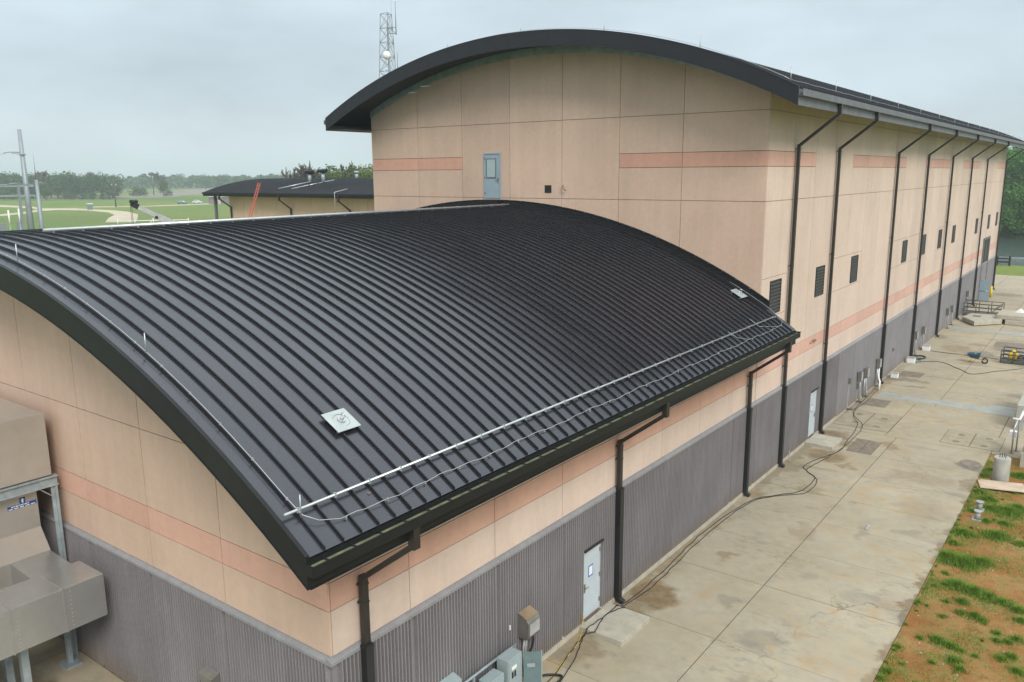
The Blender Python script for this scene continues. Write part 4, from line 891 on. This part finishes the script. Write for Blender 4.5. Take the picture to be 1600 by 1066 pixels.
# ---------------------------------------------------------------- air handler and ducts by the gable
ah = thing('air_handler', 'large stained sheet metal air handling unit against the gable wall', 'air handler', (-13, -3, -.05))
MB().box(-16, -10.5, -7, -.30, 5.25, 6.93).build('upper_housing', M['tan_steel'], ah, bevel=.02)
MB().prism([(-10.76, 5.0), (-10.76, 3.85), (-10.35, 3.30), (-10.35, 2.3), (-16, 2.3), (-16, 5.0)], 'y', -7, -.62).build('lower_housing', M['tan_steel'], ah, bevel=.015)
bm_ = MB(); bm_.box(-10.66, -10.48, -7, -.17, 5.18, 5.22); bm_.box(-10.58, -10.55, -7, -.17, 4.98, 5.18); bm_.box(-10.66, -10.48, -7, -.17, 4.94, 4.98); bm_.build('beam', M['galv_dull'], ah)
for y in (-.24, -5.5): pp = MB(); pp.box(-10.66, -10.50, y-.02, y+.04, -.05, 4.935); pp.box(-10.60, -10.56, y-.10, y-.021, -.05, 4.935); pp.build('post', M['galv_dull'], ah)
MB().bar((-10.55, -.28, 4.6), (-10.55, -.62, 4.92), .09, .02).build('gusset', M['galv_dull'], ah)
sgn = MB().prism([(-1.36, 4.52), (-.66, 4.52), (-.66, 4.62), (-.92, 4.62), (-.92, 4.78), (-1.06, 4.78), (-1.06, 4.62), (-1.36, 4.62)], 'x', -10.757, -10.75).build('unit_sign', M['sign_blue'], ah)
ar = MB(); ar.prism([(-1.01, 4.64), (-.97, 4.64), (-.97, 4.705), (-.945, 4.705), (-.99, 4.765), (-1.035, 4.705), (-1.01, 4.705)], 'x', -10.7495, -10.748); ar.build('arrow', M['white'], sgn)
lt_ = MB()
for k in range(12): y = -1.27+.037*k; lt_.box(-10.7495, -10.748, y, y+.02+.008*(k % 3 == 0), 4.575, 4.607)
for k in range(5): y = -1.34+.135*k; lt_.box(-10.7495, -10.748, y, y+.10, 4.53, 4.55)
lt_.build('lettering', M['white'], sgn)
du = MB(); du.box(-9.22, -8.02, -7.5, -.42, 2.12, 3.24); dct = du.build('duct', M['duct'], ah, bevel=.012)
du = MB(); du.prism([(-10.345, 2.25), (-9.225, 2.25), (-9.225, 3.235), (-10.345, 3.29)], 'y', -1.62, -.64); du.build('duct_branch', M['duct'], ah)
du = MB(); du.prism([(-9.225, 2.4), (-9.225, 3.235), (-10.345, 3.28), (-10.345, 2.4)], 'y', -7, -3.6); du.build('duct_branch', M['duct'], ah)
for y in (-1.4, -2.6, -3.8, -5.0): s_ = MB(); s_.box(-9.24, -8.012, y-.02, y+.02, 3.241, 3.252); s_.box(-8.018, -8.008, y-.02, y+.02, 2.11, 3.24); s_.build('duct_seam', M['duct'], dct)
rv = MB()
for y in (-1.25, -2.45, -3.65):
    for k in range(9): z = 2.22+.11*k; rv.box(-8.019, -8.014, y-.012, y+.012, z, z+.02)
rv.build('rivets', M['galv'], dct, kind='stuff')
for x, y in ((-10.2, -.55),): MB().box(x-.06, x+.06, y-.06, y+.06, 0, 2.3).build('duct_leg', M['galv_dull'], ah); MB().box(x-.25, x+.25, y-.2, y+.2, -.05, .03).build('base_plate', M['galv_dull'], ah)
for x, y in ((-8.75, -2.25), (-9.35, -2.4)): lg = MB(); lg.box(x-.09, x+.09, y-.012, y+.0, -.05, 2.1); lg.box(x-.09, x-.075, y, y+.16, -.05, 2.1); lg.box(x+.075, x+.09, y, y+.16, -.05, 2.1); lg.build('duct_leg', M['galv_dull'], ah)
tag(MB().box(-10.4, -8.72, -5, -2.75, -.05, 1.2).build('lower_duct_box', M['duct'], loc=(-9.5, -3.8, -.05), bevel=.02), 'lower sheet metal box in the bottom left corner below the duct', 'duct box')

# ---------------------------------------------------------------- tower, poles, substation, crane
tw = thing('radio_tower', 'tall grey lattice radio tower with white dish behind the hall', 'tower', (-87.5, 89.6, G))
def tw_r(z): return 1.05 + (38.2-z)*.055
TC = Vector((-87.5, 89.6, 0)); ang = [R(205), R(325), R(85)]
def leg(a, z): return TC + Vector((math.cos(a)*tw_r(z), math.sin(a)*tw_r(z), z))
for a in ang: MB().tube([leg(a, G), leg(a, 38.2)], [.09, .06], 6).build('leg', M['tower'], tw)
levels = [G] + [3+2.2*k for k in range(16)] + [38.2]
for a, b_ in zip(ang, ang[1:]+ang[:1]):
    fr = MB()
    for k, (z0, z1) in enumerate(zip(levels, levels[1:])):
        fr.tube([leg(a, z0), leg(b_, z1)], .035, 4); fr.tube([leg(b_, z0), leg(a, z1)], .035, 4); fr.tube([leg(a, z1), leg(b_, z1)], .035, 4)
    fr.build('lattice_bracing', M['tower'], tw)
MB().tube([TC+Vector((.1, 0, 10)), TC+Vector((.1, 0, 37))], .09, 6).build('cable_ladder', M['tower'], tw)
dc = Vector((-86.6, 88.4, 31.65))
ds = MB(); ds.smooth = True; dn = Vector((.55, -.83, 0)).normalized(); dx_ = Vector((.83, .55, 0)); prof = [(0, .38), (.3, .34), (.53, .21), (.64, 0), (.64, -.2), (.25, -.38)]
rings = [ds.add([dc + dn*d + (dx_*math.cos(q)+Vector((0, 0, 1))*math.sin(q))*max(r_, .01) for q in lin(0, 6.283*15/16, 16)]) for r_, d in prof]
for a, b_ in zip(rings, rings[1:]):
    for q in range(16): ds.face([a+q, a+(q+1) % 16, b_+(q+1) % 16, b_+q])
ds.build('dish', M['white'], tw)
for z, a in ((35.0, 1), (27.8, 1)):
    q = leg(ang[a], z); o_ = Vector((.95, .75, 0)); an = MB(); an.tube([q+o_+Vector((0, 0, -.2)), q+o_+Vector((0, 0, 4.8 if z > 30 else 4.2))], [.08, .05], 6); an = an.build('whip_antenna', M['tower'], tw)
    arm = MB()
    for dz in (0, .9): arm.tube([q+Vector((0, 0, dz)), q+o_+Vector((0, 0, dz))], .05, 4)
    arm.tube([q+Vector((0, 0, .9)), q+o_], .04, 4); arm.build('antenna_arm', M['tower'], an)
MB().tube([TC+Vector((.6, .5, 38.2)), TC+Vector((.6, .5, 41))], .03, 4).build('lightning_spike', M['tower'], tw)

sp = thing('transmission_pole', 'tall tapering grey steel pole at far left with insulator arms', 'pole', (-108.36, 41.2, G))
MB().tube([(-108.36, 41.2, G), (-108.36, 41.2, 19.2)], [.48, .24], 14).build('shaft', M['pole'], sp)
for z in (16.2, 12.1): a_ = MB(); a_.tube([(-108.4, 41.2, z), (-108.9, 39.9, z+.05), (-109.1, 39.2, z-.1)], .07, 6); a_.tube([(-108.4, 41.2, z-.25), (-108.9, 40.1, z-.1)], .05, 6); a_.build('insulator_arm', M['pole'], sp)
for z in (15.9, 12.0, 9.2): MB().box(-108.75, -108.0, 40.95, 41.5, z-.1, z+.1).build('collar', M['pole'], sp)
s2 = thing('lightning_mast', 'shorter grey steel mast with thin spike beside the tall pole', 'pole', (-107.95, 42.4, G))
MB().tube([(-107.95, 42.4, G), (-107.95, 42.4, 12.6)], [.45, .2], 14).build('shaft', M['pole'], s2); MB().tube([(-107.95, 42.4, 12.6), (-107.95, 42.4, 16)], [.07, .02], 6).build('spike', M['pole'], s2)
for z, d_ in ((12.2, .7), (12.0, -.7)): MB().tube([(-107.95, 42.4, z), (-107.95+.4*d_, 42.4+d_, z), (-107.95+.45*d_, 42.4+d_*1.1, z-.45)], .06, 6).build('bracket', M['pole'], s2)
gy = thing('substation_gantry', 'grey substation gantry with two horizontal beams at far left', 'gantry', (-110, 37, G))
for z in (11.78, 10.5): MB().box(-115.9, -115.6, 24, 24.01, z, z+.01).v and None
for z in (11.78, 10.5): MB().bar((-112.6, 30.5, z), (-107.9, 42.0, z), .22).build('beam', M['pole'], gy)
for p in ((-112.4, 31.0), (-108.6, 40.3)): MB().box(p[0]-.14, p[0]+.14, p[1]-.14, p[1]+.14, G, 12.0).build('column', M['pole'], gy)
for k, (x, y, h) in enumerate(((-109.9, 39.2, 8.6), (-108.9, 41.0-.9, 8.8), (-110.6, 37.4, 8.2))):
    t_ = thing('insulator_post', ('white insulator post in the substation, leftmost of three', 'white insulator post in the substation, middle of three', 'white insulator post in the substation beside the tall pole')[(1, 2, 0)[k]], 'insulator', (x, y, G))
    MB().tube([(x, y, G), (x, y, h-2)], .13, 8).build('stem', M['pole'], t_); MB().tube([(x, y, h-2), (x, y, h)], .11, 8).build('insulator', M['white'], t_)
for k, (x, y, z) in enumerate(((-110.3, 38.3, 6.9), (-109.2, 40.2, 7.0), (-111.2, 36.5, 6.7))):
    t_ = thing('switchgear_box', 'grey breaker box on a stand in the substation at far left', 'switchgear', (x, y, G), 'breaker boxes in the substation'); MB().box(x-.35, x+.35, y-.35, y+.35, z-1.4, z).build('housing', M['pole'], t_); MB().box(x-.2, x+.2, y-.2, y+.2, G, z-1.401).build('stand', M['pole'], t_)
for k in range(2): z = (12.9, 12.1)[k]; tag(MB().tube([(-109.1, 39.3, 16.0 if k == 0 else 12.0), (-112, 31, 15.4 if k == 0 else 11.9), (-118, 14, 15.0 if k == 0 else 12.4)], .03, 4).build('power_line', M['cable_bright'], loc=(-112, 31, 12)), ('upper', 'lower')[k]+' thin power line running left from the tall steel pole', 'power line')
up = thing('utility_pole', 'dark wooden utility pole standing in the far green field', 'pole', (-352, 180.5, G)); MB().tube([(-352, 180.5, G), (-352, 180.5, 11.4)], [.32, .2], 8).build('shaft', M['timber'], up); MB().bar((-353, 179.2, 10.6), (-351, 181.8, 10.6), .25).build('crossarm', M['timber'], up)
for d_ in (-1, 1): MB().cyl((-352+d_*.5, 180.5+d_*.65), .35, 8.8, 9.9, 8).build('transformer', M['pole'], up)

cr_ = thing('mobile_crane', 'white telescopic crane boom rising behind the black barrel roof', 'crane', (-33.8, 33, G))
tip, base = Vector((-41.2, 19.4, 11.1)), Vector((-33.4, 33.6, 1.9))
d_ = (base-tip).normalized()
MB().bar(tip+d_*.25, tip+d_*3.4, .22, .28).build('boom_section', M['conduit'], cr_); MB().bar(tip+d_*1.6, base, .30, .40).build('boom', M['conduit'], cr_)
hd = MB(); hd.bar(tip-d_*.2, tip+d_*.3, .26, .36); hd.tube([tip+Vector((-.1, .25, .2)), tip+Vector((.1, -.25, .2))], .13, 10); hd.build('boom_head', M['dark'], cr_)
for dx in (-.08, .08): MB().tube([tip+Vector((dx-.1, -.15, 0)), tip+Vector((dx-.1, -.15, -1.6))], .014, 4).build('hoist_rope', M['dark'], cr_)
MB().box(tip.x-.28, tip.x+.08, tip.y-.3, tip.y, tip.z-2.0, tip.z-1.5).build('hook_block', M['red'], cr_)
MB().bar(tip+d_*1.3+Vector((0, 0, -.2)), tip+d_*.5+Vector((-.1, .25, -1.4)), .04).build('stay', M['white'], cr_)
for k in range(3): p = tip+d_*(1.5+1.3*k)+Vector((.22, -.12, -.1)); MB().tube([p, p+Vector((.1, -.08, 0))], .1, 8).build('pin', M['dark'], cr_)
MB().box(-34.8, -32.2, 31.4, 35.4, 1.0, 1.9).build('turret', M['white'], cr_); MB().box(-35, -32, 28.5, 38, .6, 1.0).build('chassis', M['cage'], cr_); MB().box(-35, -32.6, 38, 40, .5, 2.4).build('cab', M['white'], cr_)
for y in (29.5, 31, 36, 38.8):
    for x in (-35, -32): MB().tube([(x-.15, y, .25), (x+.15, y, .25)], .53, 14).build('wheel', M['black'], cr_)

def car(x, y, rz, m_, label):
    t_ = thing('parked_car', label, 'car', (x, y, G), 'cars parked on the far track'); ca, sa = math.cos(rz), math.sin(rz)
    def put(o): o.rotation_euler = (0, 0, rz)
    b0 = MB(); b0.prism([(-2.3, .3), (2.3, .3), (2.35, .75), (1.2, .95), (-2.2, .98), (-2.35, .7)], 'y', -.9, .9)
    o = bpy.data.objects.new('body', b0.mesh('body', m_)); col.objects.link(o); o.parent = t_
    c0 = MB(); c0.prism([(1.15, .94), (.45, 1.5), (-1.5, 1.55), (-2.1, .97)], 'y', -.78, .78); o = bpy.data.objects.new('cabin', c0.mesh('cabin', M['glass'])); col.objects.link(o); o.parent = t_
    r0 = MB(); r0.prism([(.45, 1.5), (.3, 1.58), (-1.45, 1.62), (-1.55, 1.55)], 'y', -.76, .76); o = bpy.data.objects.new('roof', r0.mesh('roof', m_)); col.objects.link(o); o.parent = t_
    for wx in (-1.45, 1.45):
        for wy in (-.85, .85): w0 = MB(); w0.tube([(wx, wy-.1, .33), (wx, wy+.1, .33)], .33, 12); o = bpy.data.objects.new('wheel', w0.mesh('wheel', M['black'])); col.objects.link(o); o.parent = t_
    put(t_)
car(-358.8, 217.1, R(20), M['carpaint_blue'], 'blue grey car on the far track, left of the white one')
car(-360.5, 226.4, R(25), M['carpaint_white'], 'white car on the far track, right of the blue one')
pj = thing('portable_toilet', 'grey portable toilet with white roof by the gravel track', 'toilet', (-329.8, 158.1, G)); MB().box(-330.6, -329, 157.3, 158.9, G, 2.0).build('cabin', M['elec_dark'], pj); MB().box(-330.7, -328.9, 157.2, 159, 2.0, 2.3).build('roof', M['white'], pj)
sh = thing('brown_shed', 'low brown shed in the field behind the far porch post', 'shed', (-342, 228, G)); MB().box(-348, -337, 224.5, 232, G, 3.0).build('walls', M['shed'], sh); MB().prism([(224, 3.0), (232.5, 3.0), (228.2, 4.0)], 'x', -348.5, -336.5).build('roof', M['shed_roof'], sh); MB().box(-340, -338, 224.44, 224.49, G, 2.2).build('door', M['cream'], sh)
rg = thing('pipe_rail', 'white pipe railing beyond the barrel roof near the gravel yard', 'railing', (-205, 118, G))
MB().tube([(-213, 108, .9), (-201, 122, .9)], .12, 6).build('rail', M['white'], rg)
for p in ((-213, 108), (-207, 115), (-201, 122)): MB().tube([(p[0], p[1], G), (p[0], p[1], 1.4)], .12, 6).build('post', M['white'], rg)
fg = thing('timber_barrier', 'black timber barrier on the grass strip by the river', 'barrier', (-3.3, 126, G))
for z in (.25, .75): MB().bar((-4.6, 124.5, z), (-1.6, 125.2, z), .2).build('rail', M['dark'], fg)
for k in range(3): MB().box(-4.6+1.5*k, -4.35+1.5*k, 124.4+.35*k, 124.65+.35*k, G, 1.1).build('post', M['dark'], fg)
bt = MB()
for k in range(3): bt.bar((-12+8*k, 150+k, -1.42), (-4+8*k, 151+k, -1.42), .16)
tag(bt.build('floating_boom', M['alu'], loc=(-2, 151, -1.5)), 'thin pale floating boom lying across the river', 'boom')

# ---------------------------------------------------------------- trees
def crown_mesh(seed, kind, h, wdt, n, size, m_leaf, lobes=9, low=.18):
    rnd = random.Random(seed); L_ = []
    for k in range(lobes):
        a = rnd.uniform(0, 6.283); d = rnd.uniform(.1, .62)*wdt/2; z = h*rnd.uniform(low+.14, .84); r_ = wdt*rnd.uniform(.16, .27)*(1-.35*abs(z/h-.5))
        L_.append((math.cos(a)*d, math.sin(a)*d, z, r_))
    L_.append((0, 0, h*.80, wdt*.2))
    mb = MB()
    for k in range(n):
        x, y, z, r_ = rnd.choice(L_); v = Vector((rnd.gauss(0, 1), rnd.gauss(0, 1), rnd.gauss(0, 1))).normalized()*r_*(rnd.random()**.38)
        p = Vector((x, y, z))+Vector((v.x, v.y, v.z*.9)); s_ = size*rnd.uniform(.6, 1.3)
        if p.z < .1: continue
        q = Vector((rnd.gauss(0, 1), rnd.gauss(0, 1), rnd.gauss(0, 1))).normalized(); u_ = q.orthogonal().normalized(); w_ = q.cross(u_)
        th = rnd.uniform(0, 6.283); u_, w_ = u_*math.cos(th)+w_*math.sin(th), w_*math.cos(th)-u_*math.sin(th)
        mb.quad(p-u_*s_*.5, p+w_*s_*.32, p+u_*s_*.5, p-w_*s_*.32)
    tk = MB(); tk.tube([(0, 0, 0), (.05*h*.2, 0, h*.3), (0, .02*h, h*.7)], [h*.025, h*.018, h*.006], 7)
    for x, y, z, r_ in L_: tk.tube([(0, 0, max(.12*h, z*.42)), (x*.5, y*.5, z*.8), (x, y, z)], [h*.012, h*.007, h*.003], 5)
    return mb.mesh('crown', m_leaf), tk.mesh('trunk', M['trunk'])
def bare_mesh(seed, h, wdt, leaves=500, rmin=.003):
    rnd = random.Random(seed); tk = MB(); tw_ = MB()
    def grow(p, d, l, r_, lev):
        q = p+d*l
        r_ = max(r_, rmin); (tk if lev < 3 else tw_).tube([p, p.lerp(q, .5)+Vector((rnd.uniform(-1, 1), rnd.uniform(-1, 1), 0))*l*.05, q], [r_, r_*.8, r_*.55], 5 if lev < 3 else 3, cap=False)
        if lev >= 5: return
        for k in range(3 if lev < 4 else 4):
            nd = (d + Vector((rnd.gauss(0, .5), rnd.gauss(0, .5), rnd.gauss(.12, .28)))).normalized(); grow(p.lerp(q, rnd.uniform(.55, 1)), nd, l*rnd.uniform(.6, .82), r_*.55, lev+1)
    grow(Vector((0, 0, 0)), Vector((0, 0, 1)), h*.28, h*.018, 0)
    zt_ = max(v[2] for v in tw_.v); k_ = h/zt_; xw = max(abs(v[0]) for v in tw_.v); kx = min(1.6, wdt/2/xw)
    for m_ in (tk, tw_): m_.v = [(v[0]*kx, v[1]*kx, v[2]*k_) for v in m_.v]
    for k in range(leaves):
        v = Vector(rnd.choice(tw_.v)); s_ = .35; u_ = Vector((rnd.gauss(0, 1), rnd.gauss(0, 1), rnd.gauss(0, 1))).normalized(); w_ = u_.orthogonal().normalized(); tw_.cur = 1; tw_.quad(v-u_*s_*.5, v+w_*s_*.3, v+u_*s_*.5, v-w_*s_*.3)
    return tw_.mesh('crown', [M['twig'], M['leaf_spring']]), tk.mesh('trunk', M['trunk'])
PRO = {
 'big': [crown_mesh(s_, 'big', 1, 1.25, 1500, .065, M['leaf_mid'] if s_ == 3 else M['leaf_dark'], 12, .02) for s_ in (1, 2, 3)],
 'light': [crown_mesh(s_, 'light', 1, 1.05, 1300, .075, M['leaf_mid'], 10, .0) for s_ in (4, 5)],
 'bush': [crown_mesh(s_, 'bush', 1, 1.9, 700, .13, M['leaf_dark'], 8, -.1) for s_ in (6, 7)],
 'river': [crown_mesh(s_, 'river', 1, .95, 5200, .038, M['leaf_river'], 16, -.05) for s_ in (8, 9, 10)],
 'near': [crown_mesh(s_, 'near', 1, .72, 4200, .03, M['leaf_mid'] if s_ == 12 else M['leaf_spring'], 20, -.05) for s_ in (11, 12, 13)],
 'bare': [bare_mesh(s_, 1, .95, 0, .009) for s_ in (14, 15)],
}
BARE_BIG = [bare_mesh(s_, 1, .8, 0, .006) for s_ in (16, 17)]
for me_, _ in PRO['near']: pass
NAMES = {'big': 'broadleaf_tree', 'light': 'broadleaf_tree', 'bush': 'bush', 'river': 'riverside_tree', 'near': 'broadleaf_tree', 'bare': 'bare_tree'}
def tree(kind, x, y, h, label, group=None, meshes=None, wide=1.0, z=G):
    t_ = thing(NAMES[kind], label, 'bush' if kind == 'bush' else 'tree', (x, y, z), group)
    cm, tm = meshes or random.choice(PRO[kind]); rz = random.uniform(0, 6.283); k_ = h
    for nm, me_ in (('crown', cm), ('trunk', tm)):
        o = bpy.data.objects.new(nm, me_); col.objects.link(o); o.parent = t_
    t_.rotation_euler = (0, 0, rz); t_.scale = (h*wide*random.uniform(.92, 1.1), h*wide*random.uniform(.92, 1.1), h)
    return t_
LEFT = [('big', -579, 208, 16.4), ('big', -567, 213, 15.9), ('big', -558, 217, 17.0), ('big', -548, 222, 15.7), ('big', -555, 233, 16.1), ('bare', -531, 229, 17.5), ('big', -521, 233, 16.3), ('big', -513, 237, 16.6), ('big', -505, 240, 15.0), ('bare', -513, 251, 16.6), ('big', -493, 246, 16.1), ('big', -501, 257, 14.9), ('light', -499, 216, 10.0), ('bush', -495, 225, 4.7), ('bush', -489, 227, 3.5), ('bush', -483, 230, 3.9), ('bush', -484, 236, 4.5), ('bush', -478, 239, 3.7), ('light', -474, 241, 6.0), ('bare', -558, 317, 16.8), ('light', -514, 299, 11.9), ('bush', -510, 300, 4.7), ('bush', -517, 281, 6.7), ('bush', -511, 283, 5.8), ('big', -979, 594, 17.0), ('bush', -527, 204, 6.0), ('bush', -520, 207, 4.1)]
LBL = {'big': ('dark green broad tree in the wood beyond the left field', 'trees in the left wood'), 'bush': ('round dark green bush at the edge of the far left field', 'bushes along the field edge')}
SPEC = {(-531, 229): 'bare greyish tree in the wood just right of the steel poles', (-513, 251): 'bare greyish tree at the right part of the left wood', (-558, 317): 'bare rounded tree standing right of the utility pole', (-499, 216): 'light green round tree just right of the steel mast', (-474, 241): 'small light green tree beside the utility pole', (-514, 299): 'light green tree in front of the bare rounded tree', (-979, 594): 'broad dark tree standing alone far off in the field'}
for k, x, y, h in LEFT:
    lb_ = SPEC.get((x, y)); tree(k, x, y, h, lb_ or LBL[k][0], None if lb_ else LBL[k][1], wide=1.25 if k == 'big' else 1.0)
for k in range(26):
    u = k/25; x = -640+126*u+random.uniform(-4, 4); y = 224+(x+579)*.44+random.uniform(6, 18); tree('big', x, y, random.uniform(13, 16.2) if u < .93 else 9, LBL['big'][0], LBL['big'][1], wide=1.25)
for x, y, h in ((-744, 480, 15.5), (-694, 465, 15), (-728, 503, 13.4), (-638, 457, 12.6), (-672, 496, 13.7), (-624, 477, 14.8), (-657, 515, 11.8), (-700, 520, 13), (-600, 500, 14)):
    tree('big', x, y, h, 'hazy dark tree in the row beyond the far building roof', 'hazy trees beyond the far roof', wide=1.3)
mb = MB(); rnd = random.Random(5)      # far wood reading as one mass
for k in range(15000):
    u = rnd.random(); a = R(28+ 52*u); dd = rnd.uniform(980, 1060); x, y = CAM.x - dd*math.cos(R(90)-R(0))*0 - dd*math.sin(R(40)+R(36)*u), CAM.y + dd*math.cos(R(40)+R(36)*u)
    hh = 12.5+3.5*noise.noise((u*60, 0, 0))+1.8*noise.noise((u*260, 3, 0)); z = G+hh*rnd.random()**.6; s_ = rnd.uniform(1.2, 2.6)
    q = Vector((rnd.gauss(0, 1), rnd.gauss(0, 1), rnd.gauss(0, 1))).normalized(); u_ = q.orthogonal().normalized(); w_ = q.cross(u_); p = Vector((x, y, z)); mb.quad(p-u_*s_, p+w_*s_*.7, p+u_*s_, p-w_*s_*.7)
mb.build('distant_wood', M['leaf_dark'], kind='stuff')
NEAR = [('bare', -137.6, 108.6, 14.4, 'bare twiggy tree behind the far roof, leftmost of its row'), ('bare', -128.3, 104.2, 16.2, 'bare twiggy tree behind the roof vents'), ('bare', -130.7, 109.2, 15.5, 'bare twiggy tree behind the right roof vent'),
        ('near', -121.1, 105, 16.6, 'spring green tree behind the far roof next to the bare trees'), ('near', -123.4, 110, 16, ''), ('bare', -119.0, 108, 16.2, 'bare tree among the spring green trees behind the far roof'), ('near', -114.6, 104.8, 16.4, ''), ('near', -116.8, 109.8, 16.7, ''), ('near', -111.8, 107.8, 16.3, 'spring green tree nearest the hall wall behind the far roof'), ('near', -113.4, 113.3, 16, ''), ('near', -108, 112, 16, ''), ('near', -104, 110, 16, ''), ('near', -100, 114, 16, '')]
for k, x, y, h, lb_ in NEAR: tree(k, x, y, h, lb_ or 'spring green leafy tree in the row behind the far roof', None if lb_ else 'spring green trees behind the far roof', BARE_BIG[random.randrange(2)] if k == 'bare' else None, 1.1)
for x, y, h in ((-14.4, 224, 18.5), (-10, 219, 19.2), (-5, 221, 18.8), (-20, 221, 19), (1, 222, 18), (8, 220, 19), (-28, 222, 18.5), (16, 223, 18), (-36, 224, 18.8), (26, 222, 18.5)): tree('river', x, y, h, 'tall bright green tree on the far river bank', 'tall trees on the far bank')
for x, y, h in ((-12.3, 208.5, 9), (-8.3, 207.5, 10.2), (-10.2, 206.6, 7), (-14.6, 206.8, 7.5), (-6.2, 206.7, 7.4), (-4, 208.4, 9), (-17, 208.6, 9.5), (1.5, 208, 9), (-23, 208, 8.5), (8, 208.5, 9.2), (-30, 208.3, 9)): tree('river', x, y-4.2, h+1.5, 'low bushy green tree overhanging the far water edge', 'bushy trees along the water', wide=1.15, z=-1.7)
for k in range(9): x = -45+11*k; tree('river', x, 236+random.uniform(-4, 6), random.uniform(19, 22), 'tall green tree in the back row beyond the river', 'back row of riverside trees', wide=1.2)

# ---------------------------------------------------------------- air
hz = MB(); hz.box(-1700, 1400, -900, 1700, -3.8, 46)
t = NT('haze_air'); t.t.nodes.remove(t.b); pv = t.n('ShaderNodeVolumePrincipled'); pv.inputs['Color'].default_value = (.80, .90, .97, 1); pv.inputs['Density'].default_value = .0004; pv.inputs['Anisotropy'].default_value = .1
t.l(pv.outputs[0], t.t.nodes['Material Output'].inputs['Volume'])
hz.build('haze', t.m, kind='stuff')
